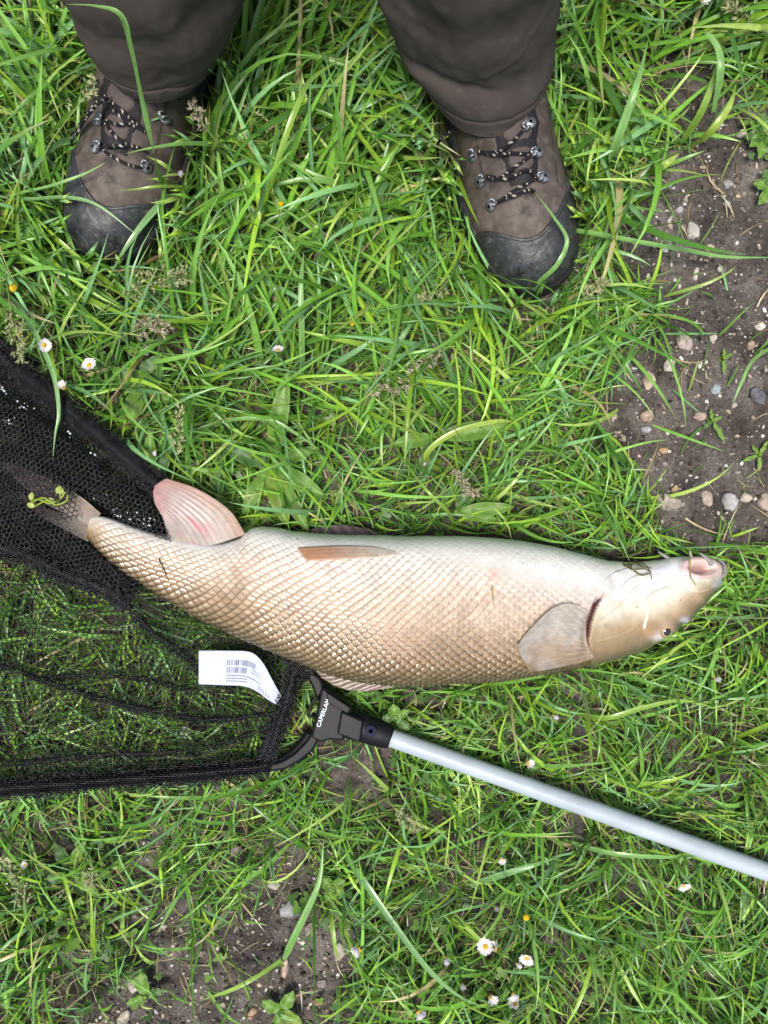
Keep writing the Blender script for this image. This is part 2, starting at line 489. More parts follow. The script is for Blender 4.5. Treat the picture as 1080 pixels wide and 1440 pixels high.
# shade painted into the pocket under each scale's neighbours, highlight painted in its middle
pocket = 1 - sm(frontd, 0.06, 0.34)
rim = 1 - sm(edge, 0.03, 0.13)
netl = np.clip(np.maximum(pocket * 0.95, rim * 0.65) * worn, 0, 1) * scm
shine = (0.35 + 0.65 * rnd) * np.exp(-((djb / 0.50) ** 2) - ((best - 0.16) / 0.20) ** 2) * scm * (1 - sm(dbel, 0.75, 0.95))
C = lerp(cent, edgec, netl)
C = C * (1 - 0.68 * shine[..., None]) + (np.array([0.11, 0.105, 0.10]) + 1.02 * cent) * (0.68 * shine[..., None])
# head skin
tt = np.clip((QY - np.interp(QX, [p[0] for p in FISH_T], [p[1] for p in FISH_T])) / np.maximum(8, np.interp(QX, [p[0] for p in FISH_B], [p[1] for p in FISH_B]) - np.interp(QX, [p[0] for p in FISH_T], [p[1] for p in FISH_T])), 0, 1)
hk = np.array([0, 0.2, 0.38, 0.55, 0.72, 0.86, 1.0])
hc = np.array([(0.84, 0.82, 0.79), (0.78, 0.76, 0.72), (0.70, 0.67, 0.60), (0.60, 0.54, 0.42), (0.37, 0.28, 0.16), (0.23, 0.165, 0.085), (0.10, 0.085, 0.055)])
tt2 = np.clip(tt + (fbm(QX / 24, QY / 24, 6) - 0.5) * 0.14, 0, 1)
H = np.stack([np.interp(tt2, hk, hc[:, k]) for k in range(3)], -1)
hid = (sinv < 0)[None, :] & np.ones((NU, 1), bool)
C = lerp(C, np.where(hid[..., None], cent, H), headm)
lil = np.exp(-(((QX - 938) / 22) ** 2 + ((QY - 802) / 9) ** 2)); C = lerp(C, (0.52, 0.54, 0.74), lil * 0.6)
# head relief, in the surface of the visible cheek
vv = vis.astype(float)
gd = seg_dist(QX, QY, [(845, 836), (839, 848), (833, 862), (828, 876), (825, 892), (824, 904), (829, 918)])
plate = headm * np.exp(-np.maximum(0, QX - gill_x) / 55) * sm(QY, 800, 845)
disp = disp + vv * 0.0030 * plate
slit = (1 - sm(gd, 1.6, 5.5)) * sm(QY, 834, 850) * (1 - sm(QY, 902, 924)) * (QX < gill_x + 2.5)
disp = disp - vv * 0.0045 * slit
C = lerp(C, (0.05, 0.006, 0.008), np.clip(slit * 1.5, 0, 1) * vv)
behind = (1 - sm(gd, 2, 14)) * (QX < gill_x) * sm(QY, 840, 870); C = lerp(C, (0.42, 0.30, 0.24), behind * 0.35 * vv)
def fold(pts, w, h, c, a):
    global disp, C
    f = cr(pts, 24); d = seg_dist(QX, QY, [tuple(x) for x in f])
    fade = 0.35 + 0.65 * vnoise(QX / 9, QY / 9, 5)
    k = np.exp(-(d / (w * 0.95)) ** 2) * vv * fade
    disp = disp + 0.55 * h * np.exp(-(d / (w * 1.7)) ** 2) * vv * fade; C = lerp(C, c, k * a * 0.55)
fold([(836, 900), (856, 897), (885, 890)], 3.5, -0.0008, (0.40, 0.30, 0.16), 0.4)
fold([(962, 826), (976, 832), (995, 829), (1008, 818)], 2.0, -0.0009, (0.50, 0.46, 0.46), 0.5)
fold([(959, 803), (960, 815), (965, 826)], 2.2, 0.0012, (0.66, 0.56, 0.64), 0.7)
fold([(848, 877), (850, 880)], 2.0, -0.0003, (0.10, 0.06, 0.03), 0.8)
def plate_edge(pts, h, wd, dark, flip=1):
    """an overlapping bone plate: a crisp step that fades away behind its edge"""
    global disp, C
    f = cr(pts, 20); best_d = np.full(QX.shape, 1e9); sg = np.zeros(QX.shape)
    for (x1, y1), (x2, y2) in zip(f[:-1], f[1:]):
        L2 = (x2 - x1) ** 2 + (y2 - y1) ** 2; t_ = np.clip(((QX - x1) * (x2 - x1) + (QY - y1) * (y2 - y1)) / L2, 0, 1)
        d = np.hypot(QX - x1 - t_ * (x2 - x1), QY - y1 - t_ * (y2 - y1)); cp_ = (x2 - x1) * (QY - y1) - (y2 - y1) * (QX - x1)
        b = d < best_d; best_d = np.where(b, d, best_d); sg = np.where(b, np.sign(cp_), sg)
    sd_ = best_d * sg * flip
    ends = sm(np.minimum(np.hypot(QX - f[0][0], QY - f[0][1]), np.hypot(QX - f[-1][0], QY - f[-1][1])), 1, 9)
    k = sm(sd_, -0.8, 0.8) * np.exp(-np.maximum(sd_, 0) / wd) * vv * ends
    disp = disp + h * k
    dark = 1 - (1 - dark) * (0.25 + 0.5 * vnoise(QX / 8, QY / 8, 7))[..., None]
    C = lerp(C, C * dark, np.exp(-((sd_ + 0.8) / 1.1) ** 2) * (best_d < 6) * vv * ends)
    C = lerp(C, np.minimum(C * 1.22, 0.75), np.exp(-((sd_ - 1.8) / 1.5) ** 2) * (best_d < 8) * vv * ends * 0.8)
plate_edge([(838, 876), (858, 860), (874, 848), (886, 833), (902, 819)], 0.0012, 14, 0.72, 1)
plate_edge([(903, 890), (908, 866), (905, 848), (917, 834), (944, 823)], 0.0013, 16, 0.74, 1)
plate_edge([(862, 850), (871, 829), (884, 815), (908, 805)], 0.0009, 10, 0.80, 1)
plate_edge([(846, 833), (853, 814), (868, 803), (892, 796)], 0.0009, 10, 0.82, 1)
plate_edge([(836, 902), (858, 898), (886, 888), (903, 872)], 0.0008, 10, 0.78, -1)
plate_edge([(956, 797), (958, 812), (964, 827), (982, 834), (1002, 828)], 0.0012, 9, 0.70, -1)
# mouth: pink lips round an opening on the underside of the snout
me_ = np.hypot((QX - 986) / 22, (QY - 799) / 10.5)
lip = np.exp(-((me_ - 1.12) / 0.34) ** 2) * vv
opn = (1 - sm(me_, 0.55, 0.95)) * vv
disp = disp + 0.0028 * lip - 0.0075 * opn
C = lerp(C, (0.64, 0.41, 0.38), lip * 0.8)
C = lerp(C, (0.46, 0.24, 0.22), opn * 0.9)
C = lerp(C, (0.16, 0.06, 0.05), np.exp(-(((QX - 975) / 4) ** 2 + ((QY - 801) / 4) ** 2)) * vv)
snout = np.exp(-(((QX - 1012) / 12) ** 2 + ((QY - 818) / 10) ** 2)) * vv; C = lerp(C, (0.42, 0.44, 0.52), snout * 0.7)
# eye socket and nostril
ed = np.hypot(QX - 937, QY - 888); es = np.exp(-(ed / 11) ** 2) * vv
disp = disp - 0.0012 * np.exp(-(ed / 7) ** 2) * vv
C = lerp(C, (0.52, 0.40, 0.34), es * 0.8)
C = lerp(C, (0.58, 0.58, 0.60), np.exp(-(((QX - 925) / 9) ** 2 + ((QY - 896) / 6) ** 2)) * vv * 0.9)
nd = np.hypot((QX - 964) / 1.3, QY - 872)
disp = disp + 0.0010 * np.exp(-((nd - 3.0) / 1.8) ** 2) * vv - 0.0012 * np.exp(-(nd / 1.8) ** 2) * vv
C = lerp(C, (0.48, 0.50, 0.56), np.exp(-((nd / 5) ** 2)) * vv * 0.8)
# mottling on the cheek, tan patches and bone lines of the gill cover
mot = sm(fbm(QX / 11, QY / 11, 13), 0.45, 0.75) * headm * vv
C = lerp(C, C * np.array([0.80, 0.74, 0.66]), mot * 0.6)
for cx, cy, rx0, ry0, cl, am in ((882, 884, 30, 10, (0.36, 0.25, 0.13), 0.45), (865, 908, 26, 9, (0.27, 0.19, 0.085), 0.5), (915, 890, 12, 8, (0.42, 0.24, 0.12), 0.5), (925, 850, 26, 14, (0.56, 0.54, 0.46), 0.35),
                                 (868, 828, 14, 12, (0.66, 0.66, 0.68), 0.5), (980, 842, 14, 9, (0.40, 0.29, 0.18), 0.4)):
    C = lerp(C, cl, np.exp(-(((QX - cx) / rx0) ** 2 + ((QY - cy) / ry0) ** 2)) * am * headm * vv)
disp = disp + 0.0016 * (fbm(QX / 16, QY / 16, 3, 2) - 0.5) * headm * vv
C = C * (1 + 0.07 * (fbm(QX / 3.2, QY / 3.2, 7, 2) - 0.5)[..., None] * 2)
# blush and marks on the flank
for cx, cy, r, a in ((694, 808, 7, 0.5), (690, 835, 16, 0.16), (262, 742, 9, 0.3), (345, 790, 14, 0.15), (560, 900, 30, 0.1)):
    C = lerp(C, (0.70, 0.30, 0.24), np.exp(-(((QX - cx) ** 2 + (QY - cy) ** 2) / r ** 2)) * a)
disp = disp + (fbm(QX / 30, QY / 30, 9) - 0.5) * 0.0012
# stuck dirt and specks
g_ = np.random.default_rng(31)
for k in range(46):
    sx_, sy_ = g_.uniform(150, 980), g_.uniform(750, 950)
    r_ = g_.uniform(0.7, 1.7); C = lerp(C, [(0.06, 0.045, 0.03), (0.09, 0.10, 0.03), (0.16, 0.10, 0.07)][k % 3], np.exp(-(((QX - sx_) / r_) ** 2 + ((QY - sy_) / (r_ * g_.uniform(0.6, 1.6))) ** 2)) * 0.8)
bodyd = body + nrm * disp[..., None]
v = bodyd.reshape(-1, 3)
f = grid_faces(NU, NV, True)
capT = np.array([list(range(NV))]); capH = np.array([[(NU - 1) * NV + k for k in range(NV)][::-1]])
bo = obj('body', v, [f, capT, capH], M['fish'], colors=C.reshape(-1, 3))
put(bo, fish)
BV, BN, BQ = bodyd[:, :NVIS].reshape(-1, 3), nrm[:, :NVIS].reshape(-1, 3), to_px(bodyd[:, :NVIS]).reshape(-1, 2)
BSEL = np.nonzero(np.broadcast_to((sinv[:NVIS] > -0.05)[None], (NU, NVIS)).ravel())[0]
from mathutils.kdtree import KDTree
KD = KDTree(len(BSEL))
for k in BSEL.tolist(): KD.insert((BQ[k, 0], BQ[k, 1], 0), k)
KD.balance()
def on_fish(px, py, lift=0.0):
    k = KD.find((px, py, 0))[1]
    return BV[k] + BN[k] * lift, BN[k]

def fin(name, S, C_, label=None, thick=0.0007):
    nu, nv = S.shape[:2]
    o = obj(name, S.reshape(-1, 3), grid_faces(nu, nv), M['fin_thin' if name in ('pectoral_fin', 'tail_fin') else 'fin'], colors=C_.reshape(-1, 3))
    md = o.modifiers.new('thickness', 'SOLIDIFY'); md.thickness = thick; md.offset = 0
    put(o, fish)
    if label: o['label'] = label
    return o
def pz(pts):
    return [P(*p) for p in pts]
# anal fin, standing up off the belly edge
S, U, V = coons(pz([(238, 762, 0.050), (290, 768, 0.056), (346, 752, 0.056)]),
                pz([(229, 727, 0.060), (216, 706, 0.063), (216, 684, 0.064), (234, 673, 0.064)]),
                pz([(238, 762, 0.050), (233, 742, 0.056), (229, 727, 0.060)]),
                pz([(346, 752, 0.056), (322, 717, 0.063), (278, 688, 0.067), (234, 673, 0.064)]), 120, 60)
S[..., 2] += 0.00010 * np.sin(U * 2 * np.pi * 13 + V) * (0.25 + V) - 0.004 * np.sin(U * np.pi) * V
Cf = lerp((0.60, 0.52, 0.47), (0.60, 0.36, 0.35), sm(V + 0.5 * (fbm(U * 4, V * 3, 8) - 0.5), 0.35, 1.05))
Cf = lerp(Cf, (0.62, 0.36, 0.26), sm(U, 0.7, 1.0) * 0.6)
Cf = Cf * 0.80 * (0.90 + 0.12 * (0.5 + 0.5 * np.sin(U * 2 * np.pi * 13 + V)) + 0.2 * (fbm(U * 9, V * 5, 4) - 0.5))[..., None]
ray = np.abs(np.sin(np.pi * (11 + 11 * (V > 0.55)) * U + 0.6 * np.sin(V * 5))); Cf = Cf * (0.82 + 0.18 * sm(ray, 0.05, 0.35))[..., None]
blotch = sm(fbm(U * 9 + 2, V * 5 + 1, 6, 3), 0.48, 0.66) * np.exp(-(((U - 0.45) / 0.22) ** 2 + ((V - 0.33) / 0.20) ** 2))
Cf = lerp(Cf, (0.56, 0.12, 0.17), blotch * 0.8)
S[..., :2] += (0.0016 * (fbm(U * 26, U * 0 + 3, 9, 2) - 0.5) * sm(V, 0.85, 1.0))[..., None] * np.array([-0.6, 0.8])
fin('anal_fin', S, Cf, 'pink anal fin standing off the belly')
# pelvic fin folded on the belly
def surf_fin(name, top, bot, end0, end1, nu, nv, lift, colf, rays, label):
    S, U, V = coons([(*p, 0) for p in top], [(*p, 0) for p in bot], [(*p, 0) for p in end0], [(*p, 0) for p in end1], nu, nv)
    W = np.zeros_like(S)
    for i in range(nu):
        for j in range(nv):
            x, _ = on_fish(S[i, j, 0], S[i, j, 1])
            W[i, j] = P(S[i, j, 0], S[i, j, 1], x[2] + lift(U[i, j], V[i, j]))
    zz = W[..., 2].copy()
    for _ in range(6):
        zz[1:-1] = (zz[:-2] + 2 * zz[1:-1] + zz[2:]) / 4
        zz[:, 1:-1] = (zz[:, :-2] + 2 * zz[:, 1:-1] + zz[:, 2:]) / 4
    zz += 0.00011 * np.sin(V * 2 * np.pi * rays)
    for i in range(nu):
        for j in range(nv):
            W[i, j] = P(S[i, j, 0], S[i, j, 1], zz[i, j])
    return fin(name, W, colf(U, V), label)
surf_fin('pelvic_fin', [(556, 776), (520, 769), (470, 768), (418, 771)], [(556, 779), (530, 784), (480, 786), (431, 788)],
         [(556, 776), (557, 778), (556, 779)], [(418, 771), (424, 780), (431, 788)], 60, 18, lambda u, v: 0.0010 + 0.0035 * u * (0.5 + 0.5 * v),
         lambda U, V: lerp(lerp((0.72, 0.65, 0.58), (0.60, 0.34, 0.21), sm(U, 0.2, 0.9)), (0.40, 0.22, 0.15), (0.5 + 0.5 * np.sin(V * 2 * np.pi * 4)) * 0.2), 4, 'orange pelvic fin folded flat on the flank')
S, U, V = coons(pz([(535, 752, 0.040), (480, 752, 0.040), (432, 752, 0.040)]), pz([(520, 744, 0.034), (470, 738, 0.036), (424, 748, 0.034)]),
                pz([(535, 752, 0.040), (520, 744, 0.034)]), pz([(432, 752, 0.04), (424, 748, 0.034)]), 40, 14)
fin('pelvic_fin', S, np.broadcast_to(np.array([0.22, 0.16, 0.16]), S.shape) * (0.85 + 0.3 * np.sin(U * 40))[..., None], 'dark grey pelvic fin behind the belly edge')
# pectoral fin fanned over the flank
def pec_col(U, V):
    c = lerp((0.62, 0.56, 0.48), (0.50, 0.37, 0.25), sm(V, 0.3, 1.0))
    c = lerp(c, (0.36, 0.27, 0.19), sm(U, 0.75, 1.0) * 0.7)
    c = lerp(c, (0.60, 0.42, 0.33), sm(V, 0.93, 1.0) * 0.8)
    r = 0.5 + 0.5 * np.sin(V * 2 * np.pi * 13 * (1 + (U > 0.5)) + 0.7 * np.sin(U * 6))
    ln_ = 1 - sm(np.abs(np.sin(np.pi * (15 + 10 * (U > 0.45)) * V + 0.5 * np.sin(U * 7))), 0.10, 0.42)
    c = lerp(c, np.array([0.74, 0.72, 0.69]), ln_ * 0.45 * (0.4 + 0.6 * fbm(U * 8, V * 8, 11)))
    c = lerp(c, (0.55, 0.53, 0.50), sm(fbm(U * 4 + 1, V * 4, 5), 0.5, 0.7) * 0.5)
    return c * (0.78 + 0.12 * r + 0.30 * (fbm(U * 6, V * 6, 3) - 0.5))[..., None]
surf_fin('pectoral_fin', [(826, 862), (804, 852), (777, 858), (742, 890)], [(836, 924), (815, 932), (780, 940), (745, 946)],
         [(826, 858), (824, 885), (826, 905), (836, 924)], [(742, 888), (732, 902), (728, 912), (745, 946)], 60, 90,
         lambda u, v: 0.0022 + 0.0040 * math.sin(min(1, u) * math.pi * 0.6), pec_col, 13, 'greyish pectoral fin spread behind the gill')
# dorsal fin folded under the back edge
S, U, V = coons(pz([(440, 932, 0.034), (490, 946, 0.034), (566, 956, 0.036)]), pz([(450, 952, 0.034), (480, 968, 0.033), (517, 972, 0.033), (578, 962, 0.034)]),
                pz([(440, 932, 0.034), (444, 943, 0.034), (450, 952, 0.034)]), pz([(566, 956, 0.036), (578, 962, 0.034)]), 60, 16)
S[..., 2] += 0.0006 * np.sin(V * 14 + U * 30)
fin('dorsal_fin', S, lerp((0.20, 0.15, 0.115), (0.30, 0.245, 0.20), 0.5 + 0.5 * np.sin(U * 60 + V * 8)), 'brown dorsal fin folded along the back')
# tail fin, two lobes
def tail_col(U, V, c0, c1):
    return lerp(c0, c1, sm(U, 0.1, 0.8)) * (0.75 + 0.3 * (0.5 + 0.5 * np.sin(V * 2 * np.pi * 9)))[..., None]
S, U, V = coons(pz([(142, 722, 0.042), (110, 696, 0.042), (60, 670, 0.042), (4, 648, 0.040)]), pz([(130, 742, 0.042), (100, 726, 0.042), (60, 706, 0.042), (22, 674, 0.04)]),
                pz([(142, 722, 0.042), (134, 732, 0.044), (130, 742, 0.042)]), pz([(4, 648, 0.040), (10, 660, 0.040), (22, 674, 0.040)]), 90, 60)
S[..., 2] += 0.00025 * np.sin(V * 2 * np.pi * 9) * (0.3 + U)
fin('tail_fin', S, tail_col(U, V, (0.38, 0.31, 0.25), (0.20, 0.145, 0.145)), 'upper lobe of the tail fin')
S, U, V = coons(pz([(130, 742, 0.042), (100, 726, 0.039), (60, 712, 0.036), (28, 690, 0.034)]), pz([(124, 762, 0.040), (96, 748, 0.036), (62, 730, 0.033), (30, 715, 0.030)]),
                pz([(130, 742, 0.042), (124, 762, 0.040)]), pz([(28, 690, 0.034), (30, 715, 0.030)]), 70, 40)
S[..., 2] += 0.00025 * np.sin(V * 2 * np.pi * 7) * (0.3 + U)
fin('tail_fin', S, tail_col(U, V, (0.26, 0.22, 0.18), (0.11, 0.09, 0.09)), 'lower lobe of the tail fin')
# eye
ec, en = on_fish(936, 887)
en = np.array(en) * 0.55 + np.array([0.10, -0.05, 0.75]); en /= np.linalg.norm(en)
th = np.linspace(0, np.pi, 40); ph = np.linspace(0, 2 * np.pi, 40, endpoint=False)
ax = np.cross(en, [0, 1, 0]); ax /= np.linalg.norm(ax); ay = np.cross(en, ax)
er = 0.0062
ev = np.array([[ec - en * 0.0016 + er * (np.cos(t) * en * 0.85 + np.sin(t) * (np.cos(p) * ax + np.sin(p) * ay)) for p in ph] for t in th])
tv = np.broadcast_to(th[:, None], (40, 40))
ecx = lerp((0.012, 0.014, 0.022), (0.58, 0.36, 0.16), sm(tv, 0.60, 0.68)); ecx = lerp(ecx, (0.10, 0.05, 0.03), sm(tv, 0.86, 0.98)); ecx = lerp(ecx, (0.55, 0.38, 0.30), sm(tv, 1.0, 1.2))
eo = obj('eye', ev.reshape(-1, 3), grid_faces(40, 40, True), M['eye'], colors=ecx.reshape(-1, 3)); put(eo, fish)
# barbels
for pts, c in (([(944, 788, 0.046), (935, 782, 0.050), (926, 776, 0.054)], (0.42, 0.40, 0.44)),
               ([(973, 792, 0.050), (972, 783, 0.056), (970, 774, 0.060)], (0.50, 0.44, 0.34)),
               ([(1001, 794, 0.050), (994, 785, 0.054), (984, 778, 0.058)], (0.40, 0.38, 0.42)),
               ([(1013, 812, 0.042), (1020, 804, 0.048), (1018, 793, 0.054), (1009, 786, 0.058)], (0.34, 0.30, 0.32))):
    w = cr(pz(pts), 16); vt, ft = tube(w, np.linspace(0.0022, 0.0007, 16), 8)
    o = obj('barbel', vt, ft, M['fin'], colors=np.broadcast_to(np.array(c), (len(vt), 3))); put(o, fish)

# ------------------------------------------------------------------ the person: trousers and walking boots
person = empty('person', (-0.06, 0.40, 0.0))
tag(person, 'person in brown trousers and worn walking boots standing over the fish', 'person')
lk_y = [0, 0.003, 0.010, 0.020, 0.040, 0.070, 0.10, 0.14, 0.18, 0.23, 0.27, 0.292, 0.30]
lk_w = [0.001, 0.016, 0.028, 0.037, 0.0455, 0.0510, 0.0510, 0.0465, 0.042, 0.040, 0.037, 0.026, 0.001]
lk_h = [0.040, 0.047, 0.054, 0.060, 0.067, 0.074, 0.086, 0.108, 0.140, 0.165, 0.165, 0.150, 0.12]
lk_c = [0.006, 0.006, 0.006, 0.005, 0.004, 0.002, 0, 0, 0, 0, 0, 0, 0]
ZS, PX_, QX_ = 0.024, 0.80, 0.86
yy_ = np.linspace(0, 0.30, 601)
def ks(vals, k=9):
    a = np.interp(yy_, lk_y, vals); w = np.hanning(k * 2 + 3)[1:-1]; w /= w.sum()
    return np.convolve(np.pad(a, k, mode='edge'), w, 'valid')
W_t, H_t, C_t = np.interp(yy_, lk_y, lk_w) * 0.94, ks(lk_h, 14), ks(lk_c)
wW = np.convolve(np.pad(W_t, 8, mode='edge'), np.ones(17) / 17, 'valid'); W_t = np.where((yy_ > 0.02) & (yy_ < 0.28), wW, W_t)
def bw(y): return np.interp(y, yy_, W_t)
def bh(y): return np.interp(y, yy_, H_t)
def bc(y): return np.interp(y, yy_, C_t)
def cap_line(x):
    """how far back from the toe the rubber cap reaches, by sideways place in the boot"""
    xk = np.linspace(-0.055, 0.055, 111)
    yk = np.interp(xk, [-0.055, -0.042, -0.030, -0.018, -0.008, 0.004, 0.016, 0.028, 0.040, 0.055], [0.066, 0.058, 0.049, 0.040, 0.036, 0.037, 0.044, 0.055, 0.072, 0.110])
    yk = np.convolve(np.pad(yk, 5, mode='edge'), np.ones(11) / 11, 'valid')
    return np.interp(x, xk, yk)

def boot_pt(y, th, off=0.0):
    c, s = np.cos(th), np.sin(th)
    x = (bw(y) + off) * np.sign(c) * np.abs(c) ** PX_
    z = ZS + (bh(y) + off - ZS) * np.clip(s, 0, 1) ** QX_
    return np.stack([x + bc(y), y - off * np.clip(1 - y / 0.03, 0, 1), z], -1)

def boot_top(x, y, off=0.0):
    c = np.clip(np.abs(x - bc(y)) / bw(y), 0, 0.999) ** (1 / PX_)
    return ZS + (bh(y) - ZS) * np.sqrt(1 - c * c) ** QX_ + off

def make_boot(toe, ang, mir, hooks_px, lace_px, extra_lace, label):
    """toe: ground point under the toe; ang: turn of the toe-to-heel axis from +Y; mir: -1 mirrors"""
    root = empty('boot', tuple(toe)); root['label'] = label
    ca, sa = math.cos(ang), math.sin(ang)
    def W3(p):
        p = np.asarray(p, float); x = p[..., 0] * mir
        return np.stack([toe[0] + ca * x - sa * p[..., 1], toe[1] + sa * x + ca * p[..., 1], toe[2] + p[..., 2]], -1)
    ny, nt_ = 190, 100
    y = np.r_[np.linspace(0, 0.03, 40, endpoint=False), np.linspace(0.03, 0.27, 125, endpoint=False), np.linspace(0.27, 0.30, 25)]
    th = np.linspace(0, np.pi, nt_)
    Yg, Tg = np.meshgrid(y, th, indexing='ij')
    base = boot_pt(Yg, Tg)
    lx, ly = base[..., 0], base[..., 1]
    # leather, creased across the flex, panel seams
    ds = -0.0009 * np.exp(-((ly - 0.088 - 0.006 * np.sin(lx * 90)) / 0.004) ** 2) - 0.0007 * np.exp(-((ly - 0.072 - 0.004 * np.cos(lx * 70)) / 0.003) ** 2)
    ds = ds + (fbm(lx * 160 + 30, ly * 160, 3) - 0.5) * 0.0018
    seam = np.abs(np.abs(lx) - (0.031 + 0.10 * np.clip(ly - 0.10, -0.02, 1) * -0.12))
    up = np.clip(np.sin(Tg), 0, 1)
    leath = lerp((0.058, 0.045, 0.037), (0.106, 0.084, 0.071), fbm(lx * 110 + 9, ly * 110, 7, 4))
    mud = sm(fbm(lx * 120, ly * 120, 11), 0.60, 0.72); leath = lerp(leath, (0.15, 0.125, 0.11), mud * 0.4)
    wet = sm(fbm(lx * 75 + 5, ly * 75 + 3, 12), 0.62, 0.68) * np.exp(-((ly - 0.07) / 0.02) ** 2); leath = lerp(leath, (0.025, 0.018, 0.016), wet * 0.9)
    # eyelet facing: a darker sewn-on panel either side of the laces
    fc_ = np.abs(np.abs(lx) - 0.0335 + 0.05 * np.clip(0.10 - ly, 0, 1)); seamk = np.exp(-(fc_ / 0.0011) ** 2) * sm(ly, 0.074, 0.084)
    leath = lerp(leath, (0.022, 0.017, 0.015), seamk * 0.75); ds = ds - 0.0009 * seamk
    inn = (1 - sm(np.abs(lx), 0.030, 0.033)) * sm(ly, 0.080, 0.088); leath = lerp(leath, leath * 0.78, inn)
    dustv = sm(fbm(lx * 230 + 4, ly * 230, 15, 3), 0.50, 0.72); leath = lerp(leath, (0.17, 0.145, 0.13), dustv * 0.30)
    leath = lerp(leath, (0.055, 0.046, 0.044), sm(ly, 0.15, 0.19))
    base[..., 2] += ds * up
    ub = obj('upper', W3(base).reshape(-1, 3), grid_faces(ny, nt_), M['leather'], colors=leath.reshape(-1, 3)); put(ub, root)
    # rubber toe cap: a shell 2 mm proud, its rear edge on the curved cap line
    tt_ = np.linspace(0.0, np.pi, 120); rows = []
    xe = boot_pt(np.full(120, 0.06), tt_)[:, 0]
    yb = cap_line(xe)
    uu = np.linspace(0, 1, 70)
    for k, u in enumerate(uu):
        rows.append(boot_pt(yb * u, tt_, 0.0024))
    rows.append(boot_pt(yb + 0.0012, tt_, 0.0014)); rows.append(boot_pt(yb + 0.0016, tt_, -0.002))
    cp = np.array(rows); n_u = len(rows)
    cxm, cym = cp[..., 0], cp[..., 1]
    U = np.broadcast_to(np.r_[uu, 1, 1][:, None], (n_u, 120))
    cc_ = lerp((0.020, 0.022, 0.024), (0.046, 0.050, 0.053), fbm(cxm * 160 + 4, cym * 160 + 2, 2, 4))
    scuff = sm(fbm(cxm * 420, cym * 420, 5), 0.62, 0.75); cc_ = lerp(cc_, (0.13, 0.13, 0.125), scuff * 0.45)
    wetp = sm(fbm(cxm * 260 + 8, cym * 260 + 1, 9), 0.62, 0.68) * np.exp(-((cym - 0.014) / 0.010) ** 2); cc_ = lerp(cc_, (0.010, 0.010, 0.011), wetp)
    cc_ = lerp(cc_, (0.02, 0.021, 0.022), np.exp(-((U - 0.93) / 0.015) ** 2) * 0.8)
    cp[..., 2] += (fbm(cxm * 120, cym * 120, 10) - 0.5) * 0.0012 - 0.0006 * np.exp(-((U - 0.93) / 0.012) ** 2)
    to = obj('toe_cap', W3(cp).reshape(-1, 3), grid_faces(n_u, 120), M['rubber'], colors=cc_.reshape(-1, 3)); put(to, root)
    # stitching dots along the cap edge
    st = []
    for j in range(6, 114, 2):
        c0 = boot_pt(yb[j] * 0.955, tt_[j], 0.0027); c1 = boot_pt(yb[j + 1] * 0.955, tt_[j + 1], 0.0027)
        st.append(tube(W3(np.array([c0, c1 * 0.7 + c0 * 0.3])), 0.0004, 4))
    sv, sf, _ = join(st)
    s_o = obj('stitching', sv, sf, M['rubber'], colors=np.broadcast_to(np.array([0.03, 0.03, 0.03]), (len(sv), 3))); put(s_o, to)
    # sole: thick black rubber with a rounded edge
    a = np.linspace(0, 1, 90)
    yl = np.r_[0.30 * (1 - np.cos(a * np.pi)) / 2]
    ol = np.vstack([np.stack([bw(yl) * 1.0 + bc(yl), yl], -1), np.stack([-bw(yl[::-1]) + bc(yl[::-1]), yl[::-1]], -1)[1:-1]])
    cen = ol.mean(0); d = np.gradient(ol, axis=0); nn = np.stack([d[:, 1], -d[:, 0]], -1); nn /= np.linalg.norm(nn, axis=1)[:, None] + 1e-9
    nn *= np.sign(((ol - cen) * nn).sum(1))[:, None]
    rings = []
    for o_, z_ in ((-0.004, 0.0), (0.003, 0.0), (0.0052, 0.004), (0.0052, 0.017), (0.0040, 0.0185), (0.0058, 0.021), (0.0055, 0.030), (0.0035, 0.034), (-0.002, 0.035)):
        pnt = ol + nn * o_; rings.append(np.c_[pnt, np.full(len(ol), z_)])
    rg = np.array(rings); m = len(ol)
    so = obj('sole', W3(rg).reshape(-1, 3), [grid_faces(len(rings), m, True), np.array([list(range(m))])], M['rubber'],
             colors=np.broadcast_to(np.array([0.017, 0.018, 0.019]), (len(rings) * m, 3))); put(so, root)
    # tongue: dark padded fabric with stitched leather panels
    xs = np.linspace(-0.021, 0.021, 50); ys = np.linspace(0.082, 0.185, 110)
    Xt, Yt = np.meshgrid(xs, ys, indexing='ij')
    shrink = 0.62 + 0.38 * sm(Yt, 0.08, 0.13); Xs = Xt * shrink + bc(Yt)
    bul = 0.0030 * (1 - (Xt / 0.021) ** 2)
    Zt = boot_top(Xs, Yt) + bul - 0.0004 + 0.0006 * (fbm(Xs * 300, Yt * 300, 6) - 0.5)
    panel = np.zeros(Xt.shape)
    for py_, r1, r2 in ((0.100, 0.011, 0.0085), (0.122, 0.0125, 0.009), (0.146, 0.013, 0.009), (0.170, 0.013, 0.009)):
        panel = np.maximum(panel, 1 - sm((np.abs(Xs / r1) ** 3 + np.abs((Yt - py_) / r2) ** 3), 0.75, 1.0))
    Zt += 0.0012 * panel
    ct = lerp((0.011, 0.011, 0.014), (0.075, 0.060, 0.056), panel)
    ring = np.exp(-((panel - 0.5) / 0.25) ** 2); ct = lerp(ct, (0.19, 0.125, 0.09), ring * 0.7)
    tg = obj('tongue', W3(np.stack([Xs, Yt, Zt], -1)).reshape(-1, 3), grid_faces(50, 110), M['leather'], colors=ct.reshape(-1, 3)); put(tg, root)
    # helper: boot surface under a photo pixel
    gxx, gyy = np.meshgrid(np.linspace(-0.047, 0.047, 190), np.linspace(0.04, 0.20, 320), indexing='ij')
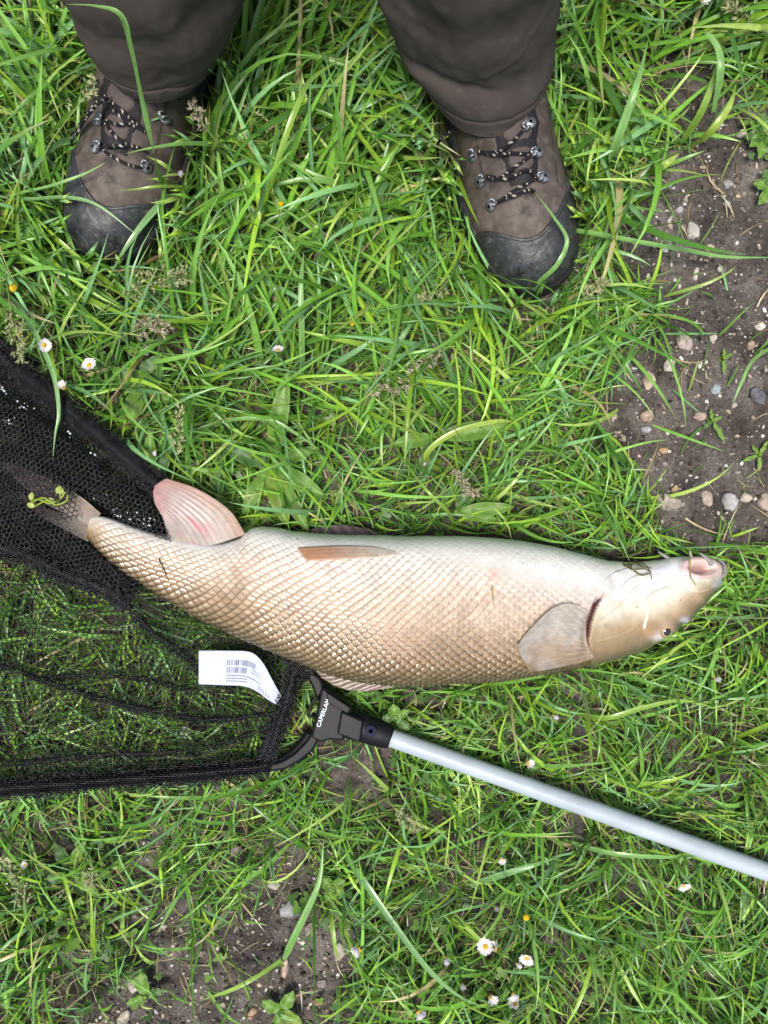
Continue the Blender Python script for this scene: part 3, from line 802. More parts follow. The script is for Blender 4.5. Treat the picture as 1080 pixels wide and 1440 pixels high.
    gs = W3(np.stack([gxx, gyy, boot_top(gxx, gyy)], -1)).reshape(-1, 3); gq = to_px(gs)
    def snap(px, py, lift):
        k = np.argmin(np.hypot(gq[:, 0] - px, gq[:, 1] - py)); p = gs[k]
        return P(px, py, p[2] + lift)
    # lace hooks: riveted plate with a turned-over lip
    for (hx, hy, ix, iy) in hooks_px:
        p0 = snap(hx, hy, 0.0028); p1 = snap(ix, iy, 0.0044)
        dr = p1 - p0; L = np.linalg.norm(dr); dr /= L
        sd = np.cross(dr, [0, 0, 1]); sd /= np.linalg.norm(sd); upv = np.cross(sd, dr)
        parts = []
        k = 14; aa = np.linspace(0, 2 * np.pi, k, endpoint=False)
        rg = []
        for r_, z_ in ((0.0050, -0.0022), (0.0050, 0.0006), (0.0042, 0.0012), (0.0014, 0.0015)):
            rg.append([p0 + dr * math.cos(t) * r_ + sd * math.sin(t) * r_ + upv * z_ for t in aa])
        parts.append((np.array(rg).reshape(-1, 3), [grid_faces(4, k, True), np.array([[3 * k + j for j in range(k)]])]))
        for w_ in (-0.0026, 0.0026):
            path = [p0 + dr * 0.002 + sd * w_, p0 + dr * 0.006 + sd * w_ + upv * 0.0012, p0 + dr * 0.0088 + sd * w_ + upv * 0.0034, p0 + dr * 0.0072 + sd * w_ + upv * 0.0054, p0 + dr * 0.0048 + sd * w_ + upv * 0.0052]
            parts.append(tube(cr(path, 12), 0.0011, 6))
        path = [p0 + dr * 0.0086 + sd * t + upv * 0.0034 for t in (-0.0032, 0.0032)]
        parts.append(tube(np.array(path), 0.0013, 6))
        vv_, ff_, _ = join(parts)
        ho = obj('lace_hook', vv_, ff_, M['metal']); put(ho, root)
    # laces: black round cord with pale flecks
    parts = []
    for seg in lace_px:
        pts = np.array([snap(x, y_, 0.0068) for x, y_ in seg])
        pts = cr(pts, 60); pts[:, 2] += 0.0016 * np.sin(np.linspace(0, np.pi, 60))
        parts.append(pts)
    for seg in extra_lace:
        parts.append(cr(np.array([P(*p) for p in seg]), 60))
    for pts in parts:
        L = np.r_[0, np.cumsum(np.linalg.norm(np.diff(pts, axis=0), axis=1))]
        n = 10; vt, ft = tube(pts, 0.0014, n)
        tw = (np.repeat(L, n) / 0.0070 + np.tile(np.arange(n), len(pts)) / n * 0.5)
        tw = tw + 0.7 * vnoise(np.repeat(L, n) * 260, np.repeat(L, n) * 0, 6)
        fl = ((np.mod(tw, 1) < 0.11) & (np.tile(np.arange(n), len(pts)) < 6)).astype(float)
        cl = lerp((0.010, 0.010, 0.013), (0.46, 0.42, 0.35), fl)
        lo = obj('lace', vt, ft, M['lace'], colors=cl); put(lo, root)
    return root

toeR = P(748, 411, 0.02); toeR[2] = 0.004
toeL = P(151, 367, 0.02); toeL[2] = 0.004
bR = make_boot(toeR, R(12.5), 1,
    [(663, 220, 672, 211), (674, 256, 684, 246), (689, 290, 698, 282), (746, 172, 738, 180), (757, 213, 747, 217), (766, 248, 755, 251)],
    [[(671, 213), (700, 219), (716, 216), (749, 217)], [(749, 217), (720, 238), (700, 252), (684, 250)], [(684, 247), (712, 252), (740, 240), (755, 250)],
     [(755, 250), (724, 268), (704, 282), (697, 284)], [(697, 285), (722, 276), (742, 268), (752, 269)], [(738, 180), (724, 196), (700, 214), (672, 213)]],
    [[(636, 184, 0.094), (624, 192, 0.085), (615, 204, 0.060), (617, 220, 0.030)]],
    'worn brown boot with wet dark rubber toe, nearer the soil')
bL = make_boot(toeL, R(-18), -1,
    [(132, 207, 145, 206), (136, 168, 147, 167), (207, 236, 200, 230), (233, 166, 226, 166)],
    [[(145, 206), (168, 206), (190, 207), (204, 212)], [(143, 210), (160, 222), (180, 232), (200, 236)], [(147, 168), (166, 176), (186, 172), (200, 180)],
     [(146, 170), (160, 190), (176, 202), (192, 210)], [(196, 176), (180, 164), (164, 150), (150, 138)], [(150, 140), (164, 160), (186, 176), (204, 184)]],
    [[(150, 132, 0.115), (138, 142, 0.115), (125, 158, 0.105), (112, 176, 0.085), (100, 200, 0.06)], [(148, 138, 0.118), (134, 150, 0.114), (120, 168, 0.10), (106, 192, 0.07)]],
    'dusty brown boot half hidden in long grass')
for b in (bR, bL):
    b.parent = person; b.matrix_parent_inverse = Matrix.Translation(-Vector(person.location))

def make_leg(rows, seed, tiltx):
    """rows: z, cx, cy, rx, ry.  returns the grid of one trouser leg"""
    rows = np.array(rows, float)
    n = 180; nphi = 120
    t = np.linspace(0, len(rows) - 1, n)
    g_ = cr(rows, n)
    ph = np.linspace(0, 2 * np.pi, nphi, endpoint=False)
    hem = 1 - sm(g_[:, 0], 0.10, 0.20)
    cx, sx = np.cos(ph)[None], np.sin(ph)[None]
    z = g_[:, 0][:, None] + hem[:, None] * (0.022 * (-sx) - 0.022 + tiltx * cx)
    rx, ry = g_[:, 3][:, None], g_[:, 4][:, None]
    # cloth: diagonal drag folds, horizontal rucks above the hem, fine wrinkle
    zz = g_[:, 0][:, None]; a = ph[None]
    w = 0.0016 * np.sin(zz * 95 + 2.2 * np.sin(a * 1 + seed) + seed) * (1 - sm(zz, 0.20, 0.4)) * sm(zz, 0.105, 0.14)
    w = w + 0.0048 * (fbm(a * 1.9 + seed * 7, zz * 15 + a * 1.6, seed, 2) - 0.5) * 2 * sm(zz, 0.10, 0.16)
    w = w + 0.0030 * (fbm(np.cos(a) * 9 + 20, zz * 60 + np.sin(a) * 6, seed + 3) - 0.5)
    crease = np.exp(-((zz - 0.142 - 0.012 * np.sin(a * 1.5 + seed)) / 0.007) ** 2); w = w - 0.0045 * crease * sm(np.sin(a + 0.6 * seed) * -1, -0.3, 0.5)
    gcr = np.random.default_rng(seed + 40)
    for _ in range(9):
        a0_, z0_, sl_ = gcr.uniform(3.4, 6.0), gcr.uniform(0.12, 0.30), gcr.uniform(-0.030, 0.030)
        dl = zz - z0_ - sl_ * (a - a0_) - 0.006 * np.sin(2 * (a - a0_)); ext = np.exp(-((a - a0_) / gcr.uniform(0.35, 0.8)) ** 2)
        w = w + gcr.uniform(0.0007, 0.0017) * np.where(dl > 0, np.exp(-dl / 0.010), np.exp(dl / 0.0028)) * ext
    hemz = np.abs(zz - (rows[0, 0] + 0.016)); w = w - 0.0011 * np.exp(-(hemz / 0.0011) ** 2) + 0.0008 * (zz < rows[0, 0] + 0.016)
    X = g_[:, 1][:, None] + (rx + w) * cx
    Yv = g_[:, 2][:, None] + (ry + w) * sx
    C_ = lerp((0.062, 0.051, 0.046), (0.080, 0.067, 0.060), fbm(a * 5 + np.zeros_like(zz), zz * 30 + 0 * a, seed + 1))
    dust = sm(fbm(a * 26 + 0 * zz, zz * 430 + 0 * a, seed + 5), 0.72, 0.84); C_ = lerp(C_, (0.13, 0.115, 0.105), dust * 0.4)
    C_ = lerp(C_, (0.035, 0.030, 0.028), np.exp(-(hemz / 0.0010) ** 2) * 0.6 + 0 * a)
    V = np.stack([X, Yv, np.broadcast_to(z, X.shape)], -1)
    f_ = grid_faces(n, nphi, True)[:, ::-1]
    # turn the hem under so that the cloth has an inside
    inner = []
    for k, zo in ((0, 0.0), (8, 0.0)):
        r_ = V[k].copy(); c_ = np.array([g_[k, 1], g_[k, 2]]); r_[:, :2] = c_ + (r_[:, :2] - c_) * 0.94
        inner.append(r_)
    Vi = np.array(inner)
    VV = np.vstack([V.reshape(-1, 3), Vi.reshape(-1, 3)])
    o_ = n * nphi
    f2 = []
    for j in range(nphi):
        j2 = (j + 1) % nphi
        f2.append((j, j2, o_ + j2, o_ + j)); f2.append((o_ + j, o_ + j2, o_ + nphi + j2, o_ + nphi + j))
    CC = np.vstack([C_.reshape(-1, 3), np.full((2 * nphi, 3), 0.04)])
    return VV, [f_, np.array(f2)], CC
legR = make_leg([(0.101, 0.091, 0.391, 0.052, 0.067), (0.122, 0.085, 0.398, 0.061, 0.069), (0.155, 0.070, 0.412, 0.071, 0.072), (0.20, 0.062, 0.42, 0.074, 0.076),
                 (0.30, 0.052, 0.43, 0.078, 0.082), (0.48, 0.045, 0.43, 0.082, 0.086), (0.62, 0.040, 0.42, 0.090, 0.094), (0.76, 0.034, 0.42, 0.096, 0.105), (0.86, 0.028, 0.43, 0.098, 0.115), (0.95, 0.02, 0.43, 0.09, 0.11)], 2, 0.004)
legL = make_leg([(0.116, -0.197, 0.411, 0.050, 0.064), (0.132, -0.193, 0.414, 0.060, 0.068), (0.158, -0.183, 0.420, 0.070, 0.072), (0.20, -0.176, 0.425, 0.074, 0.076),
                 (0.30, -0.166, 0.435, 0.078, 0.082), (0.48, -0.156, 0.435, 0.082, 0.086), (0.62, -0.150, 0.43, 0.090, 0.094), (0.76, -0.146, 0.43, 0.096, 0.105), (0.86, -0.142, 0.43, 0.098, 0.115), (0.95, -0.135, 0.43, 0.09, 0.11)], 5, -0.008)
hz = np.linspace(0.80, 1.02, 30); ha = np.linspace(0, 2 * np.pi, 80, endpoint=False)
hrx = np.interp(hz, [0.80, 0.86, 0.94, 1.02], [0.168, 0.180, 0.176, 0.160]); hry = np.interp(hz, [0.80, 0.86, 0.94, 1.02], [0.108, 0.125, 0.122, 0.110])
hv = np.stack([-0.057 + hrx[:, None] * np.cos(ha)[None], 0.43 + hry[:, None] * np.sin(ha)[None], np.broadcast_to(hz[:, None], (30, 80))], -1).reshape(-1, 3)
hips = (hv, [grid_faces(30, 80, True)[:, ::-1], np.array([[29 * 80 + k for k in range(80)]]), np.array([list(range(80))[::-1]])], np.full((len(hv), 3), 0.068))
tv_, tf_, tc_ = join([legR, legL, hips])
tr = obj('trousers', tv_, tf_, M['cloth'], colors=tc_); put(tr, person)
tr['label'] = 'dark brown outdoor trousers with stitched hems'

# ------------------------------------------------------------------ the landing net
net = empty('landing_net', tuple(P(480, 1010, 0.0)))
tag(net, 'black mesh landing net with pale grey pole lying under the fish', 'landing net')
ZP = 0.034
hubc = np.array([478.0, 1012.0])
LOW_ARM = [(436, 1032), (424, 1048), (404, 1066), (378, 1077), (330, 1083), (200, 1094), (0, 1110), (-180, 1126), (-330, 1146)]
UP_ARM = [(452, 972), (444, 952), (424, 924), (380, 868), (300, 762), (235, 683), (120, 590), (0, 494), (-90, 420), (-240, 310)]
low = cr([P(x, y, z) for (x, y), z in zip(LOW_ARM, [0.033, 0.034, 0.035, 0.036, 0.037, 0.037, 0.036, 0.036, 0.036])], 160)
upz = [0.034, 0.030, 0.016, 0.010, 0.010, 0.022, 0.034, 0.036, 0.036, 0.036]
upp = cr([P(x, y, z) for (x, y), z in zip(UP_ARM, upz)], 160)
for nm, pth in (('frame_arm', low), ('frame_arm', upp)):
    vt, ft = tube(pth, 0.0052, 12); o = obj(nm, vt, ft, M['plastic']); put(o, net)
far = cr([low[-1], P(-420, 900, 0.03), P(-420, 600, 0.03), upp[-1]], 60)
vt, ft = tube(far, 0.0022, 8); o = obj('front_cord', vt, ft, M['thread']); put(o, net)

def hex_edges(x0, x1, y0, y1, p, ang=0.0, ox=0.0, oy=0.0, sq=1.0):
    """hexagon mesh edges in photo-pixel units, pitch p; sq squeezes it along its own y"""
    cx, cy = (x0 + x1) / 2, (y0 + y1) / 2
    rad = math.hypot(x1 - x0, y1 - y0) / 2 + p
    s = p / math.sqrt(3)
    ni = int(2 * rad / p) + 2; nj = int(2 * rad / (1.5 * s * sq)) + 2
    I, J = np.meshgrid(np.arange(-ni // 2, ni // 2 + 1), np.arange(-nj // 2, nj // 2 + 1), indexing='ij')
    X = (I + 0.5 * (J % 2)) * p + ox; Y = J * 1.5 * s * sq + oy
    A = np.stack([X, Y - s * sq / 2], -1)             # bottom of the vertical edge
    B = np.stack([X, Y + s * sq / 2], -1)
    L = np.stack([X - p / 2, Y + s * sq], -1); Rr = np.stack([X + p / 2, Y + s * sq], -1)
    E = np.concatenate([np.stack([A, B], -2).reshape(-1, 2, 2), np.stack([B, L], -2).reshape(-1, 2, 2), np.stack([B, Rr], -2).reshape(-1, 2, 2)])
    ca, sa = math.cos(ang), math.sin(ang)
    E = np.stack([cx + E[..., 0] * ca - E[..., 1] * sa, cy + E[..., 0] * sa + E[..., 1] * ca], -1)
    return E

def strands(E3, r):
    """E3: (n,2,3) world edges -> triangular prisms"""
    a, b = E3[:, 0], E3[:, 1]
    t = b - a; t /= np.linalg.norm(t, axis=1)[:, None] + 1e-9
    s = np.cross(t, [0, 0, 1.0]); s /= np.linalg.norm(s, axis=1)[:, None] + 1e-9
    u = np.cross(s, t)
    vs3 = []
    for e in (a - t * r * 0.4, b + t * r * 0.4):
        for an in (R(90), R(210), R(330)):
            vs3.append(e + r * (math.cos(an) * s + math.sin(an) * u))
    V = np.stack(vs3, 1).reshape(-1, 3)
    k = np.arange(len(a))[:, None] * 6
    F = np.concatenate([k + np.array([[0, 1, 4, 3]]), k + np.array([[1, 2, 5, 4]]), k + np.array([[2, 0, 3, 5]])])
    return V, F

fp = np.array(FISH_POLY, float); fc = np.array([500, 850.0])
def inside_fish(x, y, grow=0.0):
    return in_poly(x, y, FISH_POLY) & (seg_dist(x, y, FISH_POLY + FISH_POLY[:1]) > -grow) if grow <= 0 else in_poly(x, y, FISH_POLY) | (seg_dist(x, y, FISH_POLY + FISH_POLY[:1]) < grow)

def net_layer(poly, p, ang, ox, oy, zf, r, warp=6.0, seed=0, hide_under_fish=True, sq=1.0, keep=1.0):
    xs = [q_[0] for q_ in poly]; ys = [q_[1] for q_ in poly]
    E = hex_edges(min(xs), max(xs), min(ys), max(ys), p, ang, ox, oy, sq)
    wx = (fbm(E[..., 0] / 70 + seed, E[..., 1] / 70, seed) - 0.5) * warp * 2; wy = (fbm(E[..., 0] / 70 + 31, E[..., 1] / 70 + seed, seed + 1) - 0.5) * warp * 2
    E = np.stack([E[..., 0] + wx, E[..., 1] + wy], -1)
    m = E.mean(1)
    ok = in_poly(m[:, 0], m[:, 1], poly)
    E = E[ok]; m = m[ok]
    if hide_under_fish:
        k = ~(in_poly(m[:, 0], m[:, 1], FISH_POLY) & (seg_dist(m[:, 0], m[:, 1], FISH_POLY + FISH_POLY[:1]) > 5))
        E = E[k]
    if keep < 1:
        E = E[rng.random(len(E)) < keep]
    z = zf(E[..., 0], E[..., 1])
    k3 = (CAM_H - z) / CAM_H / PXM
    W = np.stack([(E[..., 0] - 540) * k3, (720 - E[..., 1]) * k3, z], -1)
    return strands(W, r)

def znet(x, y):
    return 0.035 + 0.009 * (fbm(x / 60, y / 60, 2) - 0.5) * 2 + 0.004 * (fbm(x / 18, y / 18, 5) - 0.5)
OPEN = [(402, 962), (392, 1010), (372, 1074), (330, 1080), (200, 1091), (0, 1107), (-180, 1123), (-330, 1143), (-400, 900), (-330, 700), (0, 700), (130, 770), (200, 812), (260, 850), (330, 880), (428, 928)]
MASS = [(-270, 740), (-225, 335), (-90, 428), (0, 500), (60, 548), (120, 596), (180, 648), (232, 690), (246, 722), (262, 765), (225, 800), (185, 828), (150, 838), (90, 815), (40, 790), (-40, 775), (-270, 770)]
v1 = net_layer(OPEN, 8.0, R(-8), 0, 0, znet, 0.00062, 7, 1)
o = obj('net_mesh', v1[0], v1[1], M['thread'], smooth=False); put(o, net); tag(o, kind='stuff'); o['label'] = 'open black mesh over the grass'
lay = []
for k in range(4):
    def zf(x, y, k=k):
        return 0.020 + 0.0035 * k + 0.013 * (fbm(x / 34 + k * 3, y / 34, k) - 0.4) + 0.009 * np.sin((x * 0.55 - y * 0.83) / 13 + 0.5 * k + 3 * fbm(x / 60, y / 60, 2))
    lay.append(net_layer(MASS, 5.9 + 0.25 * k, R(-30 + 17 * k), k * 3.1, k * 1.7, zf, 0.00045, 10, k + 2, sq=0.72 if k % 2 else 0.9))
lv, lf, _ = join(lay)
o = obj('net_mesh', lv, lf, M['thread'], smooth=False); put(o, net); tag(o, kind='stuff'); o['label'] = 'bunched black mesh gathered round the tail'
# mesh lying over the tail and the rear of the fish
OVER = [(-60, 640), (10, 668), (60, 690), (120, 690), (170, 735), (240, 762), (236, 740), (205, 700), (150, 665), (80, 610), (0, 560), (-60, 560)]
vo = [net_layer(OVER, 7.6, R(20), 2, 1, lambda x, y: 0.055 + 0.004 * fbm(x / 30, y / 30, 3), 0.00050, 5, 4, False),
      net_layer([(-60, 700), (20, 690), (70, 722), (125, 768), (175, 812), (165, 830), (110, 800), (40, 770), (-60, 770)], 7.2, R(50), 2, 1, lambda x, y: 0.049 + 0.005 * fbm(x / 25, y / 25, 6), 0.00052, 5, 7, False)]
vo.append(net_layer([(-60, 630), (0, 640), (60, 665), (105, 692), (110, 730), (70, 735), (20, 720), (-60, 700)], 7.8, R(-12), 4, 2, lambda x, y: 0.051 + 0.004 * fbm(x / 26, y / 26, 8), 0.00050, 6, 9, False))
vo.append(net_layer([(-60, 630), (0, 630), (60, 655), (112, 690), (80, 712), (20, 700), (-60, 680)], 6.4, R(33), 1, 5, lambda x, y: 0.054 + 0.004 * fbm(x / 26, y / 26, 5), 0.00045, 6, 12, False))
ov, of, _ = join(vo)
o = obj('net_mesh', ov, of, M['thread'], smooth=False); put(o, net); tag(o, kind='stuff'); o['label'] = 'thin black mesh over the tail fin'

def band(pts, w, p, seed, z0, name, layers=3, r=0.00055, hump=0.003):
    """a fold: a strip of squeezed mesh several layers deep along a pixel polyline"""
    c = cr(np.array(pts, float), 200)
    L = np.r_[0, np.cumsum(np.hypot(*np.diff(c, axis=0).T))]
    t = np.gradient(c, axis=0); t /= np.linalg.norm(t, axis=1)[:, None]; nn = np.stack([-t[:, 1], t[:, 0]], -1)
    ps = []
    for k in range(layers):
        E = hex_edges(0, L[-1], -w * 1.6, w * 1.6, p, R(rng.uniform(-12, 12)), k * 2.3, k * 1.1, 0.62)
        m = E.mean(1)
        wl = w * (0.45 + 1.1 * fbm(m[:, 0] / 40, m[:, 0] * 0 + k, seed + k))
        E = E[(m[:, 0] > 0) & (m[:, 0] < L[-1]) & (np.abs(m[:, 1]) < wl * 1.7) & (rng.random(len(m)) < np.exp(-(m[:, 1] / wl / 0.9) ** 2))]
        s, d = E[..., 0], E[..., 1]
        x = np.interp(s, L, c[:, 0]) + np.interp(s, L, nn[:, 0]) * d; y = np.interp(s, L, c[:, 1]) + np.interp(s, L, nn[:, 1]) * d
        z = z0 + 0.0022 * k + hump * np.exp(-(d / (w * 0.6)) ** 2) + 0.003 * (fbm(x / 15, y / 15, seed + k) - 0.5)
        mm = ~(in_poly(x.mean(1), y.mean(1), FISH_POLY))
        E3 = np.stack([(x - 540) * (CAM_H - z) / CAM_H / PXM, (720 - y) * (CAM_H - z) / CAM_H / PXM, z], -1)[mm]
        ps.append(strands(E3, r))
    v_, f_, _ = join(ps)
    o = obj(name, v_, f_, M['thread'], smooth=False); put(o, net); tag(o, kind='stuff')
    return o
band([(150, 815), (178, 850), (215, 890), (260, 922), (290, 950), (330, 970)], 7, 5.5, 2, 0.038, 'net_fold', 3, 0.0005)
band([(-40, 925), (20, 942), (70, 960), (140, 982), (220, 1000), (300, 1012), (392, 1002)], 5.5, 5.5, 5, 0.037, 'net_fold', 3, 0.0005)
band([(-40, 1078), (60, 1070), (140, 1062), (240, 1058), (310, 1046), (385, 1020)], 6, 5.0, 7, 0.038, 'net_fold', 2, 0.0005)
band([(60, 955), (120, 950), (200, 955), (280, 975)], 4, 5.5, 9, 0.034, 'net_fold', 2)
band([(425, 930), (412, 950), (402, 990), (385, 1040), (372, 1078)], 9, 4.6, 11, 0.036, 'net_fold', 6, 0.0007)
band([(405, 905), (425, 935), (440, 948)], 12, 4.6, 13, 0.030, 'net_fold', 6, 0.0007)
band([(-40, 468), (0, 500), (60, 548), (120, 596), (180, 648), (236, 694)], 13, 4.4, 15, 0.038, 'net_sleeve', 6, 0.0006, 0.004)
band([(-40, 760), (40, 782), (90, 808), (140, 826), (180, 850)], 11, 4.6, 17, 0.034, 'net_fold', 6, 0.0007)
band([(378, 1076), (330, 1083), (200, 1094), (0, 1110), (-180, 1126)], 11, 5.0, 19, 0.038, 'net_sleeve', 5, 0.00065, 0.0065)
for off in (-11, -3, 8):
    w = cr([P(x, y + off, 0.043 + (0.004 if abs(off) < 5 else 0)) for x, y in ((372, 1077), (330, 1083), (200, 1094), (0, 1110), (-180, 1126))], 120)
    vt, ft = tube(w, 0.0010, 6); o = obj('hem_cord', vt, ft, M['thread']); put(o, net)
# collar where the sleeve ends on the arm
w = cr([P(366, 1084, 0.040), P(372, 1060, 0.043), P(384, 1030, 0.043), P(388, 1016, 0.041)], 20)
vt, ft = tube(w, 0.0055, 10, 0.6); o = obj('sleeve_end', vt, ft, M['plastic']); put(o, net)

# spreader block
hub = empty('spreader_block', tuple(P(480, 1010, 0.02))); hub.parent = net; hub.matrix_parent_inverse = Matrix.Translation(-Vector(net.location))
def prism(name, poly, z0, z1, mat, parent, bev=0.0015, seg=3):
    bm = bmesh.new()
    lo = [bm.verts.new(P(x, y, (z0 + z1) / 2)[:2].tolist() + [z0]) for x, y in poly]
    hi = [bm.verts.new(P(x, y, (z0 + z1) / 2)[:2].tolist() + [z1]) for x, y in poly]
    n = len(poly)
    bm.faces.new(lo); bm.faces.new(hi[::-1])
    for i in range(n): bm.faces.new((lo[i], hi[i], hi[(i + 1) % n], lo[(i + 1) % n]))
    bmesh.ops.recalc_face_normals(bm, faces=bm.faces)
    me = bpy.data.meshes.new(name); bm.to_mesh(me); bm.free()
    o = link(name, me, mat)
    for p_ in me.polygons: p_.use_smooth = True
    if bev > 0:
        b = o.modifiers.new('bevel', 'BEVEL'); b.width = bev; b.segments = seg; b.limit_method = 'ANGLE'; b.angle_limit = R(30)
        o.modifiers.new('normals', 'WEIGHTED_NORMAL')
    k = parent
    o.parent = k; o.matrix_parent_inverse = Matrix.Translation(-Vector(k.location))
    return o
prism('block_body', [(453, 962), (461, 966), (497, 990), (490, 1014), (484, 1038), (466, 1036), (452, 1040), (438, 1033), (446, 1000)], 0.018, 0.044, M['plastic'], hub, 0.003)
prism('arm_socket', [(452, 1034), (441, 1024), (430, 1040), (414, 1056), (398, 1066), (380, 1071), (379, 1083), (402, 1079), (424, 1067), (442, 1052)], 0.024, 0.043, M['plastic'], hub, 0.003)
prism('arm_socket', [(447, 985), (458, 966), (452, 950), (440, 942), (432, 948), (440, 964)], 0.020, 0.040, M['plastic'], hub, 0.003)
prism('rim_plate', [(459, 972), (493, 994), (489, 1003), (462, 988)], 0.040, 0.0462, M['plastic'], hub, 0.001)
prism('latch', [(480, 998), (512, 1012), (507, 1044), (474, 1031)], 0.040, 0.0485, M['plastic'], hub, 0.0025)
w = cr([P(440, 1008, 0.040), P(434, 1004, 0.040), P(440, 986, 0.040), P(447, 980, 0.040)], 16)
vt, ft = tube(w, 0.0017, 8); o = obj('wire_clip', vt, ft, M['plastic']); put(o, hub)
# sleeve round the pole, flattened
ax0, ax1 = np.array([478, 1012.0]), np.array([1080, 1226.5])
dirp = (ax1 - ax0) / np.linalg.norm(ax1 - ax0)
def along(d, z): return P(*(ax0 + dirp * d), z)
pts = cr([along(6, ZP), along(30, ZP), along(60, ZP), along(76, ZP)], 30)
vt, ft = tube(pts, np.interp(np.linspace(0, 1, 30), [0, 0.15, 0.7, 0.97, 1], [0.0135, 0.0145, 0.0122, 0.0108, 0.0098]), 28, 0.85)
o = obj('pole_socket', vt, ft, M['plastic']); put(o, hub)
bc_ = along(46, ZP + 0.0108); vt, ft = tube(np.array([bc_ - [0, 0, 0.004], bc_ + [0, 0, 0.0012], bc_ + [0, 0, 0.0020]]), [0.0052, 0.0052, 0.0036], 20)
th = np.linspace(0, 2 * np.pi, 20, endpoint=False)
bv = []
for r_, z_ in ((0.0054, -0.004), (0.0054, 0.0014), (0.0046, 0.0022), (0.002, 0.0025)):
    bv.append(np.stack([bc_[0] + r_ * np.cos(th), bc_[1] + r_ * np.sin(th), np.full(20, bc_[2] + z_)], -1))
M['button'] = mat_plain('blue_button', (0.014, 0.020, 0.045), rough=0.4, namt=0.1, nscale=100)
o = obj('release_button', np.array(bv).reshape(-1, 3), [grid_faces(4, 20, True), np.array([[60 + k for k in range(20)]])], M['button']); put(o, hub)
# lettering on the block
tx = bpy.data.curves.new('lettering', 'FONT'); tx.body = 'CAPERLAN'; tx.size = 0.0083; tx.space_character = 1.12; tx.extrude = 0.00025; tx.offset = 0.00022
tx.align_x = 'CENTER'; tx.align_y = 'CENTER'
to_ = bpy.data.objects.new('lettering', tx); col.objects.link(to_)
dg = bpy.context.evaluated_depsgraph_get(); tm = bpy.data.meshes.new_from_object(to_.evaluated_get(dg)); bpy.data.objects.remove(to_)
lt = link('lettering', tm, M['lettering'])
pc = P(454.5, 1003, 0.0444)
lt.parent = hub; lt.matrix_parent_inverse = Matrix.Translation(-Vector(hub.location))
lt.location = pc; lt.rotation_euler = (0, 0, math.atan2(37, 13)); lt['label'] = 'pale brand lettering on the block'
xs_ = [v_.co.x for v_ in tm.vertices]; k_ = 0.0265 / (max(xs_) - min(xs_)); lt.scale = (k_, k_, 1)

# pole
pts = [along(d, ZP) for d in np.linspace(70, 1000, 90)]
vt, ft = tube(np.array(pts), 0.0086, 32); o = obj('pole', vt, ft, M['pole']); put(o, net)

# sewn-in white tag
tgT = np.array([(279.5, 915, .050), (320, 915, .052), (352, 917, .055), (369, 931, .056), (383, 956, .050), (395, 978, .040)])
tgB = np.array([(279.5, 962, .048), (318, 963.5, .050), (343, 965, .052), (361, 972, .046), (376, 983, .042), (391, 992, .038)])
ct0, ct1 = cr(tgT, 120), cr(tgB, 120)
def tag_pt(s, t, lift=0.0):
    i = np.clip(np.asarray(s, float), 0, 1) * 119
    f0 = np.stack([np.interp(i, np.arange(120), ct0[:, k]) for k in range(3)], -1); f1 = np.stack([np.interp(i, np.arange(120), ct1[:, k]) for k in range(3)], -1)
    p = f0 * (1 - np.asarray(t)[..., None]) + f1 * np.asarray(t)[..., None]
    z = p[..., 2] + 0.0025 * np.sin(np.asarray(s) * 7 + np.asarray(t) * 2.0) + lift
    k = (CAM_H - z) / CAM_H / PXM
    return np.stack([(p[..., 0] - 540) * k, (720 - p[..., 1]) * k, z], -1)
Sg, Tg_ = np.meshgrid(np.linspace(0, 1, 100), np.linspace(0, 1, 36), indexing='ij')
label_o = obj('care_tag', tag_pt(Sg, Tg_).reshape(-1, 3), grid_faces(100, 36), M['tag'])
md = label_o.modifiers.new('thickness', 'SOLIDIFY'); md.thickness = 0.0004; md.offset = -1
put(label_o, net); label_o['label'] = 'curled white label with a barcode'
pr = []
def patch(s0, s1, t0, t1):
    a, b = np.meshgrid(np.linspace(s0, s1, 4), np.linspace(t0, t1, 4), indexing='ij')
    pr.append((tag_pt(a, b, 0.00045).reshape(-1, 3), grid_faces(4, 4)))
x = 0.20
r5 = random.Random(5)
while x < 0.50:
    w_ = r5.choice([0.004, 0.004, 0.007, 0.010]); patch(x, x + w_, 0.26, 0.42)
    if x < 0.40: patch(x, x + w_, 0.47, 0.64)
    x += w_ + r5.choice([0.005, 0.006, 0.010])
for t in (0.70, 0.78, 0.86):
    x = 0.20
    while x < (0.62 if t < 0.75 else 0.42):
        w_ = r5.uniform(0.008, 0.022); patch(x, x + w_, t, t + 0.030); x += w_ + 0.006
for t in (0.46, 0.54):
    x = 0.46
    while x < 0.60:
        w_ = r5.uniform(0.010, 0.025); patch(x, x + w_, t, t + 0.025); x += w_ + 0.007
for k in range(11):
    s0 = 0.60 + k * 0.034
    for q in range(3): patch(s0 + 0.006 * q, s0 + 0.006 * q + 0.014, 0.80 + 0.055 * q, 0.845 + 0.055 * q)
pv, pf, _ = join(pr)
o = obj('barcode_print', pv, pf, M['print']); put(o, label_o)

